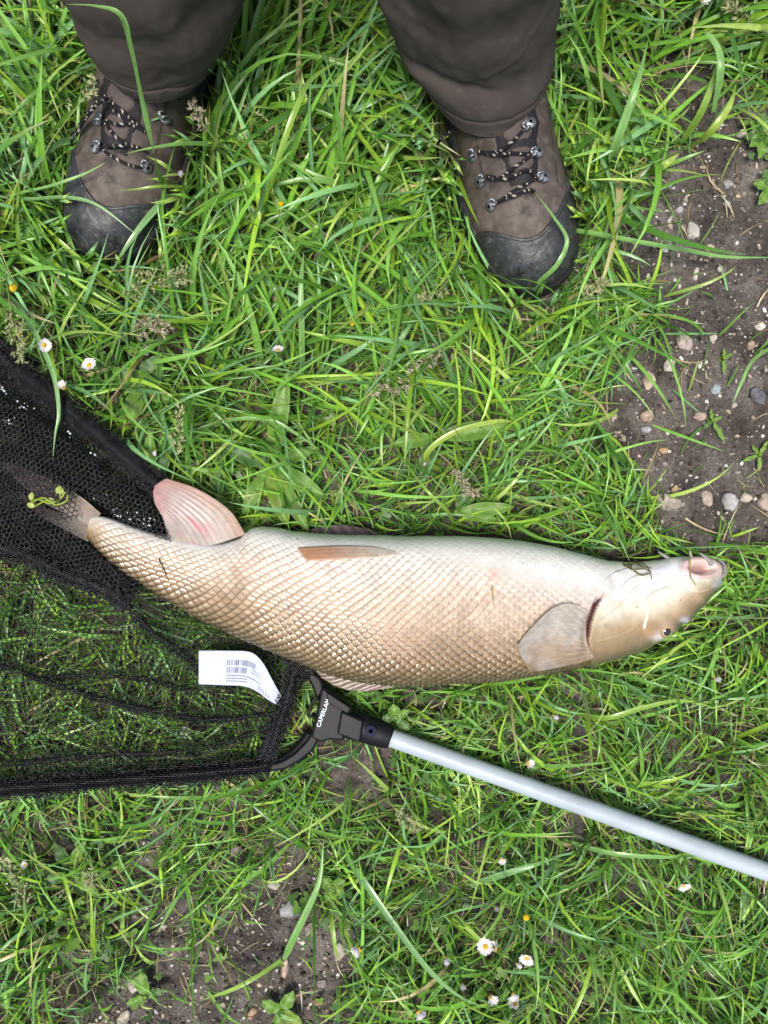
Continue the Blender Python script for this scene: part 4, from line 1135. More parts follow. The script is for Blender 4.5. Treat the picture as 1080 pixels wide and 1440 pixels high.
# ------------------------------------------------------------------ where grass may stand
# height limit map: -1 blocked by a solid thing, small under the net, large elsewhere
GRES = 0.0015; GX0, GY0 = -0.62, -0.72; GNX, GNY = int(1.24 / GRES), int(1.44 / GRES)
gxw = GX0 + (np.arange(GNX) + 0.5) * GRES; gyw = GY0 + (np.arange(GNY) + 0.5) * GRES
CX, CY = np.meshgrid(gxw, gyw, indexing='ij')
cap = np.full(CX.shape, 9.0)
def wpoly(poly, z): return [tuple(P(x, y, z)[:2]) for x, y in poly]
BAG = [(428, 930), (400, 965), (375, 1080), (200, 1098), (0, 1114), (-180, 1130), (-330, 1150), (-400, 900), (-400, 600), (-260, 320), (-90, 420), (0, 492), (120, 588), (236, 686)]
m_net = in_poly(CX, CY, wpoly(BAG, 0.03)); cap[m_net] = 0.031
m_mass = in_poly(CX, CY, wpoly(MASS, 0.03)); cap[m_mass] = 0.010
d_f = seg_dist(CX, CY, wpoly(FISH_POLY + FISH_POLY[:1], 0.05))
in_f = in_poly(CX, CY, wpoly(FISH_POLY, 0.05)); cap[in_f & (d_f > 0.003)] = -1
for pl in ([(238, 762), (222, 712), (216, 690), (233, 673), (278, 688), (322, 717), (346, 752)], [(436, 932), (448, 954), (480, 971), (518, 975), (580, 964)]):
    cap[in_poly(CX, CY, wpoly(pl, 0.055))] = 0.02
def boot_block(toe, ang, mir):
    ca, sa = math.cos(ang), math.sin(ang)
    dx, dy = CX - toe[0], CY - toe[1]
    lx = (ca * dx + sa * dy) * mir; ly = -sa * dx + ca * dy
    inb = (ly > -0.001) & (ly < 0.301) & (np.abs(lx - bc(np.clip(ly, 0, 0.3))) < bw(np.clip(ly, 0.012, 0.288)) - 0.002)
    cap[inb] = -1
boot_block(toeR, R(12.5), 1); boot_block(toeL, R(-18), -1)
for cx_, cy_, rx_, ry_ in ((0.086, 0.408, 0.050, 0.066), (-0.192, 0.415, 0.050, 0.064)):
    el_ = (((CX - cx_) / rx_) ** 2 + ((CY - cy_) / ry_) ** 2 < 1) & (cap > 0.06); cap[el_] = 0.06
for pl, zt in (([(453, 955), (500, 988), (560, 1020), (548, 1060), (484, 1044), (440, 1060), (400, 1084), (376, 1086), (380, 1066), (430, 1036), (446, 990)], 0.03),
               ([(274, 910), (372, 910), (400, 980), (392, 998), (340, 970), (274, 968)], 0.05)):
    cap[in_poly(CX, CY, wpoly(pl, zt))] = np.minimum(cap[in_poly(CX, CY, wpoly(pl, zt))], 0.016)
pd = seg_dist(CX, CY, [tuple(along(70, ZP)[:2]), tuple(along(1000, ZP)[:2])]); cap[pd < 0.0115] = 0.020
pd = seg_dist(CX, CY, [tuple(p_[:2]) for p_ in low[::8]]); cap[pd < 0.009] = np.minimum(cap[pd < 0.009], 0.026)
def cap_at(x, y):
    i = np.floor((x - GX0) / GRES).astype(int); j = np.floor((y - GY0) / GRES).astype(int)
    ok = (i >= 0) & (j >= 0) & (i < GNX) & (j < GNY)
    r = np.full(np.shape(x), 9.0); r[ok] = cap[i[ok], j[ok]]
    return r

# ------------------------------------------------------------------ grass
def blade_paths(bx, by, bz, L, az, th0, th1, curl, K):
    n = len(bx); s = np.linspace(0, 1, K)
    th = th0[:, None] + (th1 - th0)[:, None] * s[None] ** 1.15
    a = az[:, None] + curl[:, None] * s[None] ** 1.5
    ds = L[:, None] / (K - 1)
    dx = np.cos(th) * np.cos(a) * ds; dy = np.cos(th) * np.sin(a) * ds; dz = np.sin(th) * ds
    def cum(d, o): return np.concatenate([o[:, None], o[:, None] + np.cumsum((d[:, :-1] + d[:, 1:]) / 2, 1)], 1)
    return np.stack([cum(dx, bx), cum(dy, by), np.maximum(cum(dz, bz), bz[:, None] + 0.0015)], -1), a

def blades(n, region, Lr, Wr, th0r, th1r, curl_s, K, wide3, palette, dens, flow=1.0, lmul=None, seed=0, tries=4, jit=0.9, outer=False):
    g_ = np.random.default_rng(seed)
    x0, x1, y0, y1 = region
    bx = g_.uniform(x0, x1, n); by = g_.uniform(y0, y1, n)
    qx, qy = 540 + bx * PXM, 720 - by * PXM
    keep = g_.random(n) < dens(qx, qy)
    bx, by, qx, qy = bx[keep], by[keep], qx[keep], qy[keep]
    cb = cap_at(bx, by); k = cb > 0
    bx, by, qx, qy = bx[k], by[k], qx[k], qy[k]
    n = len(bx)
    bz = ground_z(bx, by) if not outer else np.zeros(n)
    L = g_.uniform(*Lr, n) * (0.7 + 0.6 * g_.random(n))
    if lmul is not None: L = L * lmul(qx, qy)
    fa = (fbm(qx / 150 + 3, qy / 150 + 8, 4, 2) - 0.5) * 4 * np.pi * flow
    az = fa + g_.normal(0, jit, n)
    th0 = g_.uniform(*th0r, n); th1 = g_.uniform(*th1r, n); curl = g_.normal(0, curl_s, n)
    done = np.zeros(n, bool); Pth = np.zeros((n, K, 3)); A = np.zeros((n, K))
    for t in range(tries):
        idx = np.nonzero(~done)[0]
        if not len(idx): break
        p, a = blade_paths(bx[idx], by[idx], bz[idx], L[idx], az[idx], th0[idx], th1[idx], curl[idx], K)
        cpt = cap_at(p[..., 0], p[..., 1])
        bad = (cpt < 0).any(1)
        if not outer and t < tries - 1:
            km = (2 * K) // 3
            bb = np.maximum(bare(540 + p[:, -1, 0] * PXM, 720 - p[:, -1, 1] * PXM), bare(540 + p[:, km, 0] * PXM, 720 - p[:, km, 1] * PXM))
            bad |= (bb > 0.5) & (g_.random(len(idx)) < 0.75 * bb)
        # pressed under the net and the pole: lowered to the room there is
        lim = cpt.min(1); zmax = p[..., 2].max(1)
        pr_ = (lim > 0) & (lim < 1) & (zmax > lim)
        sc_ = np.where(pr_, np.maximum(lim, 0.002) / np.maximum(zmax, 1e-4), 1.0)
        p[..., 2] = p[..., 2] * sc_[:, None]
        g2 = ~bad
        Pth[idx[g2]] = p[g2]; A[idx[g2]] = a[g2]; done[idx[g2]] = True
        rest = idx[~g2]
        az[rest] = g_.uniform(0, 2 * np.pi, len(rest)); L[rest] *= 0.75
    Pth, A, L = Pth[done], A[done], L[done]
    n = len(Pth)
    W = g_.uniform(*Wr, n) * np.clip(0.75 + 0.5 * (L / np.mean(Lr) - 0.5), 0.6, 1.4)
    if not outer: W = W * np.interp(720 - Pth[:, 0, 1] * PXM, [300, 650, 1000], [1.0, 0.86, 0.82])
    s = np.linspace(0, 1, K)
    wp = np.minimum(1, 0.62 + 1.6 * s) * (1 - s ** 2.6) ** 0.9 + 0.02
    roll = g_.normal(0, 0.55, n)
    T = np.gradient(Pth, axis=1); T /= np.linalg.norm(T, axis=-1, keepdims=True) + 1e-9
    side = np.stack([-np.sin(A), np.cos(A), np.zeros_like(A)], -1)
    nr = np.cross(T, side)
    rl = (roll[:, None] + g_.normal(0, 0.5, n)[:, None] * s[None])[..., None]
    sd = side * np.cos(rl) + nr * np.sin(rl); nr = np.cross(T, sd)
    hw = (W[:, None] * wp[None])[..., None] / 2
    if wide3:
        V = np.stack([Pth - sd * hw + nr * hw * 0.32, Pth, Pth + sd * hw + nr * hw * 0.32], 2)
        m = 3
    else:
        V = np.stack([Pth - sd * hw, Pth + sd * hw], 2); m = 2
    k = (np.arange(n) * K * m)[:, None, None, None]
    i = np.arange(K - 1)[None, :, None, None] * m
    j = np.arange(m - 1)[None, None, :, None]
    F = (k + i + j + np.array([0, 1, m + 1, m])[None, None, None]).reshape(-1, 4)
    pal = np.array(palette); w = pal[:, 3] / pal[:, 3].sum()
    ci = g_.choice(len(pal), n, p=w)
    # colour drifts by clump
    c = pal[ci, :3] * (0.72 + 0.56 * g_.random(n))[:, None]
    cn = fbm(Pth[:, 0, 0] * 22 + 40, Pth[:, 0, 1] * 22 + 40, 3, 2); c *= (0.80 + 0.4 * cn)[:, None]
    cv = np.repeat(c[:, None], K, 1)
    tipdry = (g_.random(n) < 0.10)[:, None] * sm(s, 0.75, 1.0)[None]
    cv = cv * (1 - 0.8 * tipdry[..., None]) + np.array([0.30, 0.24, 0.10]) * 0.8 * tipdry[..., None]
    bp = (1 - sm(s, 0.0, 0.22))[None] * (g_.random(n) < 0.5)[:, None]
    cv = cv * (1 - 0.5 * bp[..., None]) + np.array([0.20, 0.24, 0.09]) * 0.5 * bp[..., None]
    CV = np.repeat(cv[:, :, None], m, 2)
    if wide3: CV[:, :, 1] *= 1.12
    return V.reshape(-1, 3), F, CV.reshape(-1, 3)

# r, g, b, share
PAL_LONG = [(0.128, 0.305, 0.032, 4), (0.175, 0.370, 0.068, 3.2), (0.068, 0.185, 0.024, 3.4), (0.225, 0.395, 0.034, 2.6), (0.155, 0.335, 0.125, 2.8), (0.30, 0.43, 0.10, 1.5), (0.36, 0.33, 0.15, 0.4)]
PAL_FINE = [(0.065, 0.165, 0.020, 4), (0.130, 0.265, 0.028, 2.5), (0.040, 0.100, 0.016, 4), (0.20, 0.30, 0.045, 1), (0.30, 0.27, 0.10, 0.8)]  # understory greens darkened: shade low in the turf painted into their colour
PAL_DRY = [(0.34, 0.27, 0.15, 3), (0.26, 0.20, 0.10, 3), (0.42, 0.36, 0.22, 1.5), (0.16, 0.11, 0.06, 2)]
def d_long(px, py):
    d = 1 - bare(px, py)
    d *= np.clip(0.05 + 1.75 * fbm(px / 48 + 5, py / 48 + 2, 6, 2), 0.1, 1.4)
    d *= np.where(py > 1100, 0.75, 1.0)
    return d
def d_fine(px, py):
    return (1 - bare(px, py)) * (0.5 + 0.7 * fbm(px / 45 + 1, py / 45 + 12, 7, 2)) + 0.006
def d_dry(px, py):
    return np.clip(0.25 + 0.9 * (1 - bare(px, py)), 0, 1) * (0.3 + 1.0 * fbm(px / 50, py / 50 + 40, 9, 2))
def l_mul(px, py):
    return np.interp(py, [-200, 0, 380, 560, 760, 980, 1440, 1700], [1.25, 1.15, 1.0, 0.82, 0.66, 0.63, 0.70, 0.8]) * np.interp(px, [-200, 0, 540, 1080, 1300], [1.05, 1.02, 1.0, 1.0, 1.0])
REG = (-0.56, 0.56, -0.66, 0.66)
gp = []
gp.append(blades(15500, REG, (0.065, 0.15), (0.0026, 0.0062), (R(48), R(86)), (R(-35), R(35)), 0.5, 8, True, PAL_LONG, d_long, 1.0, l_mul, 11))
gp.append(blades(25500, REG, (0.035, 0.085), (0.0019, 0.0040), (R(35), R(85)), (R(-20), R(50)), 0.6, 6, True, PAL_LONG, d_fine, 1.0, l_mul, 12, jit=1.4))
gp.append(blades(9500, REG, (0.025, 0.065), (0.0010, 0.0022), (R(20), R(85)), (R(-30), R(50)), 0.9, 5, False, PAL_FINE, d_fine, 0.6, None, 13, jit=2.5))
gp.append(blades(1800, REG, (0.05, 0.10), (0.0010, 0.0026), (R(35), R(75)), (R(-35), R(20)), 0.8, 6, False, PAL_DRY, d_fine, 0.6, l_mul, 24, jit=2))
gp.append(blades(6500, REG, (0.02, 0.06), (0.0008, 0.0022), (R(2), R(40)), (R(-10), R(10)), 0.8, 5, False, PAL_DRY, d_dry, 0.3, None, 14, jit=3))
# a wider, coarser belt of the same turf round the picture
def d_out(px, py):
    ins = (px > -230) & (px < 1310) & (py > -200) & (py < 1640)
    return np.where(ins, 0, 1.0)
gp.append(blades(30000, (-1.9, 1.9, -1.9, 1.9), (0.06, 0.14), (0.006, 0.011), (R(40), R(86)), (R(-35), R(35)), 0.5, 5, False, PAL_LONG, d_out, 1.0, None, 15, outer=True))
def ribbon(pts, w, c, tip=True, K=40, twist=0.0):
    p = cr(np.array([P(*q_) for q_ in pts]), K)
    T = np.gradient(p, axis=0); T /= np.linalg.norm(T, axis=1)[:, None]
    sd = np.cross(T, [0, 0, 1.0]); sd /= np.linalg.norm(sd, axis=1)[:, None] + 1e-9
    nr = np.cross(sd, T)
    s = np.linspace(0, 1, K)
    rl = (twist * np.sin(s * 5))[:, None]
    sd2 = sd * np.cos(rl) + nr * np.sin(rl); nr2 = np.cross(sd2, T)
    wp = (np.minimum(1, 0.55 + 2.5 * s) * (1 - s ** 3.0) + 0.03)[:, None] * w / 2
    xs = np.linspace(-1, 1, 5)
    V = np.stack([p + sd2 * wp * x + nr2 * wp * 0.30 * abs(x) for x in xs], 1)
    cv = np.array(c)[None, None] * (0.9 + 0.2 * np.abs(np.sin(xs * 9)))[None, :, None] * (0.9 + 0.2 * vnoise(s * 12, s * 0 + w * 9000, 3))[:, None, None]
    return V.reshape(-1, 3), grid_faces(K, 5), cv.reshape(-1, 3)
gb = np.random.default_rng(5)
def over(n, x0, x1, y0, y1, dx, dy, zt):
    for _ in range(n):
        bx_, by_ = gb.uniform(x0, x1), gb.uniform(y0, y1); ex, ey = bx_ + gb.uniform(*dx), by_ + gb.uniform(*dy); c = np.array(PAL_LONG[gb.integers(6)][:3]) * gb.uniform(0.85, 1.15)
        gp.append(ribbon([(bx_, by_, .004), (bx_ * .7 + ex * .3, by_ * .7 + ey * .3 + gb.uniform(-6, 6), zt * .75), (bx_ * .35 + ex * .65, by_ * .35 + ey * .65, zt), (ex, ey, zt * gb.uniform(.85, 1.0))], gb.uniform(.0028, .0050), c, K=16, twist=0.4))
over(26, 252, 290, 150, 345, (-62, -22), (-30, 30), 0.092)       # right edge of the dusty boot
over(9, 110, 230, 372, 400, (-30, 30), (-40, -18), 0.066)        # before its toe
over(8, 60, 84, 200, 340, (22, 44), (-40, 20), 0.085)
over(12, 600, 632, 210, 330, (18, 48), (-30, 40), 0.088)         # left edge of the other boot
over(8, 815, 850, 250, 390, (-34, -14), (-30, 10), 0.075)
over(8, 690, 790, 418, 440, (-25, 25), (-36, -18), 0.066)
over(16, 292, 345, 70, 150, (-50, -15), (-50, 20), 0.13)         # beside the trouser leg
over(10, 560, 600, 150, 215, (8, 32), (-40, 20), 0.11)
gv, gf, gc = join(gp)
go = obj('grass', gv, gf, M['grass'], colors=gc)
tag(go, 'lush tangled green grass covering the bank', kind='stuff'); go['category'] = 'grass'

# single long blades that stand out in the photograph
G1, G2, G3, G4 = (0.165, 0.33, 0.090), (0.20, 0.34, 0.055), (0.150, 0.295, 0.105), (0.26, 0.37, 0.060)
BL = [
 ([(238, 282, .004), (226, 250, .10), (214, 200, .165), (201, 140, .205), (186, 70, .255), (170, 22, .285), (135, 9, .285), (92, 6, .27)], .0056, G1, 'long blade of grass arching over the trouser leg and dusty boot'),
 ([(258, 262, .006), (235, 278, .05), (205, 310, .062), (175, 352, .060), (148, 400, .045)], .0062, G3, 'broad blade crossing the dusty boot beside its toe'),
 ([(-30, 290, .004), (20, 274, .06), (70, 262, .085), (115, 246, .090), (150, 228, .094)], .0034, G1, 'thin blade reaching from the left edge over the dusty boot'),
 ([(-30, 268, .004), (30, 280, .06), (95, 278, .085), (140, 290, .088), (192, 330, .080)], .0040, G3, 'bent blade lying across the rubber toe of the dusty boot'),
 ([(300, 262, .004), (268, 263, .05), (225, 262, .085), (195, 266, .09), (168, 268, .093)], .0030, G2, 'short curved blade touching the middle of the dusty boot'),
 ([(330, 215, .004), (300, 204, .06), (260, 202, .09), (215, 208, .105), (176, 216, .108)], .0040, G1, 'blade lying over the laces of the dusty boot'),
 ([(742, 424, .004), (756, 400, .05), (784, 372, .075), (797, 338, .080), (778, 305, .090), (752, 270, .095)], .0046, G1, 'bent blade over the wet rubber toe cap'),
 ([(760, 318, .010), (830, 328, .050), (900, 341, .055), (960, 351, .050), (1020, 361, .045), (1095, 362, .040)], .0052, G1, 'long blade stretching right over the bare soil'),
 ([(848, 252, .004), (862, 215, .07), (880, 165, .10), (898, 110, .11), (911, 56, .09)], .0078, G1, 'broad upright blade between the boot and the bare soil'),
 ([(955, 205, .004), (985, 160, .05), (1004, 110, .07), (1012, 80, .075)], .0064, G2, 'broad yellowish blade rising from the edge of the soil'),
 ([(1002, 158, .05), (1013, 105, .085), (1010, 70, .09), (990, 45, .085), (972, 46, .06)], .0060, G1, 'drooping blade above the bare soil at the top'),
 ([(965, 215, .004), (1000, 185, .05), (1025, 150, .06), (1035, 118, .06)], .0070, G4, 'bright wide blade at the upper corner of the soil'),
 ([(895, 255, .004), (930, 235, .04), (955, 216, .045)], .0080, G4, 'pale flattened blade at the edge of the soil'),
 ([(-10, 395, .004), (25, 430, .05), (55, 480, .06), (76, 530, .062), (83, 580, .062), (78, 610, .060), (74, 648, .056)], .0046, G3, 'long blade hanging over the gathered black net'),
 ([(470, 1180, .006), (505, 1230, .05), (550, 1295, .058), (600, 1360, .055), (645, 1400, .05), (690, 1420, .04)], .0056, G3, 'long pale blade slanting down among the lower daisies'),
 ([(398, 1352, .006), (412, 1322, .040), (436, 1272, .05), (449, 1236, .052), (455, 1180, .05)], .0064, G1, 'upright blade standing in the lower patch of soil'),
 ([(395, 1350, .02), (362, 1372, .035), (325, 1392, .035), (280, 1408, .025)], .0050, G2, 'flat blade pointing left over the lower patch of soil'),
 ([(462, 1260, .004), (466, 1295, .035), (471, 1330, .04), (476, 1350, .03)], .0046, G2, 'narrow leaf hanging beside the lower patch of soil'),
 ([(372, 305, .004), (382, 260, .07), (398, 205, .10), (418, 150, .11), (440, 110, .10), (500, 70, .07)], .0062, G2, 'tall pale blade between the two boots'),
 ([(425, 540, .004), (425, 470, .05), (423, 400, .065), (427, 355, .06)], .0062, G1, 'upright blade in the middle of the grass'),
 ([(525, 545, .004), (548, 505, .05), (568, 470, .06), (580, 455, .055)], .0068, G3, 'wide slanting blade above the belly of the fish'),
 ([(275, 605, .004), (330, 590, .05), (382, 592, .055), (420, 612, .05), (460, 640, .03)], .0040, G1, 'arching blade above the anal fin'),
 ([(640, 745, .006), (630, 720, .075), (600, 690, .10), (560, 640, .06)], .0034, G2, 'thin blade rising beside the belly of the fish'),
 ([(1100, 480, .004), (1060, 505, .04), (1042, 540, .045), (1030, 570, .04)], .0036, G1, 'small leaning blade on the bare soil by the right edge'),
 ([(790, 1180, .006), (860, 1200, .05), (940, 1205, .05), (960, 1198, .04)], .0042, G1, 'blade lying below the pale pole'),
 ([(660, 1245, .006), (700, 1232, .04), (745, 1218, .05), (790, 1204, .045)], .0060, G3, 'straight blade under the pole near the small daisies'),
 ([(800, 1000, .006), (850, 1010, .05), (905, 995, .055), (960, 985, .05), (1020, 1000, .03)], .0046, G2, 'curved blade between the fish and the pole'),
 ([(1010, 880, .004), (960, 905, .04), (930, 930, .045), (900, 955, .04)], .0038, G4, 'light blade below the head of the fish'),
 ([(620, 665, .004), (600, 640, .05), (640, 608, .06), (700, 592, .055), (730, 596, .04)], .0058, G4, 'flat pale blade above the middle of the fish'),
]
for pts, w, c, lab in BL:
    vv_, ff_, cc_ = ribbon(pts, w, c, twist=0.35)
    o = obj('tall_grass', vv_, ff_, M['grass'], colors=cc_)
    tag(o, lab, 'grass blade', 'long single blades', 'thing')

# ------------------------------------------------------------------ broad-leaved plants
def leaf(base, tipd, L, w, lift, c, droop=0.5, K=22, m=7, wav=0.0):
    """base xyz, direction angle, length, width, start elevation"""
    s = np.linspace(0, 1, K)
    th = lift - droop * s ** 1.2
    dx = np.r_[0, np.cumsum(np.cos(th[:-1]))] * L / (K - 1); dz = np.r_[0, np.cumsum(np.sin(th[:-1]))] * L / (K - 1)
    x = np.linspace(-1, 1, m)
    wid = w / 2 * (np.sin(np.pi * np.clip((s - 0.06) / 0.94, 0, 1) ** 0.85) ** 0.75 + 0.06)
    wid[-1] = w * 0.02
    ca, sa = math.cos(tipd), math.sin(tipd)
    V = np.zeros((K, m, 3))
    lat = wid[:, None] * x[None]
    zz = dz[:, None] + np.abs(x)[None] * wid[:, None] * 0.28 + wav * np.sin(s * 16)[:, None] * np.abs(x)[None]
    zz += 0.0006 * np.cos(x * 8)[None] * np.minimum(1, 5 * s)[:, None]
    V[..., 0] = base[0] + ca * dx[:, None] - sa * lat; V[..., 1] = base[1] + sa * dx[:, None] + ca * lat; V[..., 2] = np.maximum(base[2] + zz, base[2] + 0.001)
    C_ = np.array(c)[None, None] * (0.85 + 0.30 * (np.abs(x) < 0.1) + 0.12 * np.abs(np.sin(x * 8)))[None, :, None] * (0.9 + 0.2 * vnoise(s * 7 + L * 99, s * 0, 2))[:, None, None]
    return V.reshape(-1, 3), grid_faces(K, m), C_.reshape(-1, 3)
LG = (0.135, 0.265, 0.040); LD = (0.075, 0.165, 0.040); LY = (0.18, 0.30, 0.040)
def plant(px, py, leaves, lab, cat='plant', name='plantain', z=0.012):
    b = P(px, py, z); b[2] = float(ground_z(np.array(b[0]), np.array(b[1]))) + z
    root = empty(name, tuple(b)); tag(root, lab, cat, 'broad-leaved plants in the grass')
    for (a, L, w, lf, c) in leaves:
        v_, f_, c_ = leaf(b, R(a), L, w, R(lf * 0.62), c, 0.55, wav=0.0012)
        o = obj('leaf', v_, f_, M['leaf'], colors=c_); put(o, root)
    v_, f_ = tube(np.array([b - [0, 0, z], b + [0, 0, 0.003]]), [0.003, 0.002], 8)
    o = obj('crown', v_, f_, M['leaf'], colors=np.broadcast_to(np.array(LY), (len(v_), 3))); put(o, root)
plant(383, 655, [(78, .092, .017, 50, LG), (285, .060, .019, 35, LY), (300, .075, .014, 40, LG), (240, .055, .014, 35, LG), (330, .06, .017, 38, LG), (160, .05, .015, 40, LD), (20, .05, .012, 45, LG)],
      'ribwort plantain with long ribbed leaves above the anal fin', z=0.022)
plant(205, 545, [(60, .034, .022, 40, LD), (150, .03, .02, 40, LD), (250, .036, .020, 40, LG), (330, .03, .014, 35, LG)], 'low plant with round leaves above the gathered net', name='weed_plant', z=0.02)
plant(212, 690, [(85, .060, .014, 55, LG), (110, .05, .012, 50, LG), (60, .05, .012, 50, LD)], 'plantain with upright leaves between the net and anal fin', z=0.02)
plant(640, 720, [(5, .055, .013, 30, LG), (350, .04, .010, 30, LG), (60, .03, .010, 40, LD)], 'broad flat leaf plant touching the belly of the fish', z=0.03)
plant(610, 615, [(8, .075, .017, 30, LG), (190, .04, .014, 40, LG), (250, .04, .012, 40, LD)], 'plantain with one wide leaf above the fish', z=0.03)
plant(1078, 190, [(150, .022, .011, 40, LG), (190, .024, .012, 35, LD), (215, .022, .012, 35, LG), (110, .022, .011, 40, LD), (250, .026, .010, 30, LG)], 'small leafy seedling at the top edge of the bare soil', name='seedling')
plant(1085, 265, [(170, .020, .010, 35, LG), (230, .022, .010, 30, LG), (120, .02, .010, 35, LD)], 'leafy seedling by the right edge of the soil', name='seedling')
plant(1000, 592, [(100, .012, .004, 30, LG), (300, .024, .005, 15, LG), (220, .012, .004, 20, LD), (20, .010, .004, 25, LG)], 'small green sprout growing on the bare soil', name='seedling', z=0.006)
plant(1016, 505, [(90, .010, .003, 25, LY), (270, .016, .004, 15, LG), (30, .010, .003, 20, LG)], 'tiny feathery sprout on the stony soil', name='seedling', z=0.005)
plant(1066, 640, [(60, .016, .004, 25, LY), (200, .018, .004, 15, LG), (270, .016, .004, 15, LY), (130, .012, .004, 25, LG)], 'low yellowish sprout by the right edge', name='seedling', z=0.005)
plant(468, 1246, [(30, .014, .011, 30, LG), (140, .013, .011, 30, LG), (250, .014, .011, 30, LG), (330, .013, .010, 30, LY)], 'small round-leaved clover beside the lower soil patch', name='clover_plant', z=0.02)
plant(556, 1008, [(100, .014, .011, 45, LG), (30, .016, .007, 40, LG), (320, .018, .008, 30, LD), (180, .013, .008, 40, LD)], 'bright round leaves beside the end of the pole', name='weed_plant', z=0.03)
plant(205, 1400, [(100, .030, .013, 30, LG), (20, .022, .009, 30, LD), (200, .02, .008, 30, LG)], 'toothed leaf plant on the lower patch of soil', name='weed_plant')
plant(395, 1425, [(60, .024, .012, 30, LG), (150, .022, .012, 30, LG), (330, .024, .012, 30, LY), (250, .02, .01, 30, LG)], 'small leafy plant at the bottom edge of the soil', name='weed_plant')
plant(100, 1220, [(60, .034, .011, 45, LG), (320, .040, .012, 40, LG), (120, .03, .012, 40, LD), (210, .03, .012, 40, LD)], 'plantain with narrow leaves below the frame of the net', z=0.02)

# clover and little round leaves low in the sward
def clover(n, seed):
    g_ = np.random.default_rng(seed); parts = []
    k = 0
    spots = [(560, 1020, 50), (610, 980, 50), (80, 1230, 90), (130, 1290, 80), (480, 1270, 60), (190, 520, 50), (330, 700, 70), (60, 560, 60), (600, 1350, 90), (700, 1350, 90), (50, 1300, 60), (1060, 200, 30), (230, 1400, 80), (400, 1420, 70), (560, 740, 50), (900, 1380, 120), (520, 620, 120), (300, 600, 120)]
    while k < n:
        sx, sy, r = spots[g_.integers(len(spots))]
        px, py = sx + g_.normal(0, r * 0.7), sy + g_.normal(0, r * 0.7)
        p = P(px, py, 0.0)
        if cap_at(np.array([p[0]]), np.array([p[1]]))[0] < 1: k += 1; continue
        bz_ = bare(np.array([px]), np.array([py]))[0]
        if bz_ > 0.5 and g_.random() < 0.6: k += 1; continue
        z = g_.uniform(0.010, 0.030) * (0.5 if bz_ > 0.5 else 1); L = g_.uniform(0.0028, 0.0060); a0 = g_.uniform(0, 6.28)
        c = np.array(LG if g_.random() < 0.4 else LD) * g_.uniform(0.65, 1.1)
        ta, tb = g_.normal(0, 0.4, 2)
        for q_ in range(3):
            a = a0 + q_ * 2.094; m = 8; t = np.linspace(0, 2 * np.pi, m, endpoint=False)
            x = L * (0.62 + 0.60 * np.cos(t)); y = L * 0.52 * np.sin(t)
            X = p[0] + x * math.cos(a) - y * math.sin(a); Yq = p[1] + x * math.sin(a) + y * math.cos(a)
            Z = z + 0.2 * np.abs(y) + (X - p[0]) * ta + (Yq - p[1]) * tb
            parts.append((np.stack([X, Yq, Z], -1), np.array([list(range(m))]), c))
        k += 1
    return join(parts)
cv_, cf_, cc_ = clover(520, 4)
o = obj('clover', cv_, cf_, M['leaf'], colors=cc_); tag(o, 'small three-part clover leaves low in the grass', kind='stuff'); o['category'] = 'clover'

# ------------------------------------------------------------------ daisies and yellow flowers
def petal_ring(r, n, cup, seed):
    g_ = np.random.default_rng(seed); parts = []
    for k in range(n):
        a = 2 * np.pi * k / n + g_.normal(0, 0.05); L = r * g_.uniform(0.88, 1.05); w = r * 0.30
        e = cup + g_.normal(0, 0.10)
        s = np.array([0.25, 0.55, 0.85, 1.0]); ww = np.array([0.5, 0.9, 1.0, 0.45]) * w / 2
        rows = []
        for si, wi in zip(s, ww):
            d = L * si * math.cos(e * (0.6 + 0.5 * si)); z = L * si * math.sin(e * (0.6 + 0.5 * si))
            for sg in (-1, 0, 1):
                x, y = d, sg * wi
                rows.append((x * math.cos(a) - y * math.sin(a), x * math.sin(a) + y * math.cos(a), z + (0.0003 if sg else 0)))
        c = np.repeat(np.array([(0.78, 0.78, 0.76), (0.80, 0.80, 0.79), (0.80, 0.77, 0.79), (0.74, 0.66, 0.72)]), 3, 0)
        parts.append((np.array(rows), grid_faces(4, 3), c))
    return join(parts)
def dome(r, h, c, n=12):
    t = np.linspace(0, 2 * np.pi, n, endpoint=False); rows = []
    for k in range(5):
        q_ = k / 4 * np.pi / 2
        rows.append(np.stack([r * np.cos(q_ * 0.96) * np.cos(t), r * np.cos(q_ * 0.96) * np.sin(t), np.full(n, h * np.sin(q_))], -1))
    V = np.array(rows).reshape(-1, 3)
    return V, [grid_faces(5, n, True), np.array([[48 + k for k in range(n)]])], np.broadcast_to(np.array(c), (len(V), 3))
open_me = [np_mesh('petals', *petal_ring(0.0066, 18, cu, sd)) for cu, sd in ((0.30, 1), (0.75, 2), (1.15, 3))]
dv_, df_, dc_ = dome(0.0024, 0.0016, (0.72, 0.42, 0.03)); disc_me = np_mesh('flower_centre', dv_, df_, dc_)
sv_, sf_ = tube(np.array([(0, 0, -0.030), (0.001, 0, -0.015), (0, 0, -0.0006)]), [0.0007, 0.0006, 0.0012], 6)
stem_me = np_mesh('stem', sv_, sf_, np.broadcast_to(np.array([0.14, 0.22, 0.06]), (len(sv_), 3)))
for me in open_me + [disc_me]: me.materials.append(M['petal'])
stem_me.materials.append(M['leaf'])
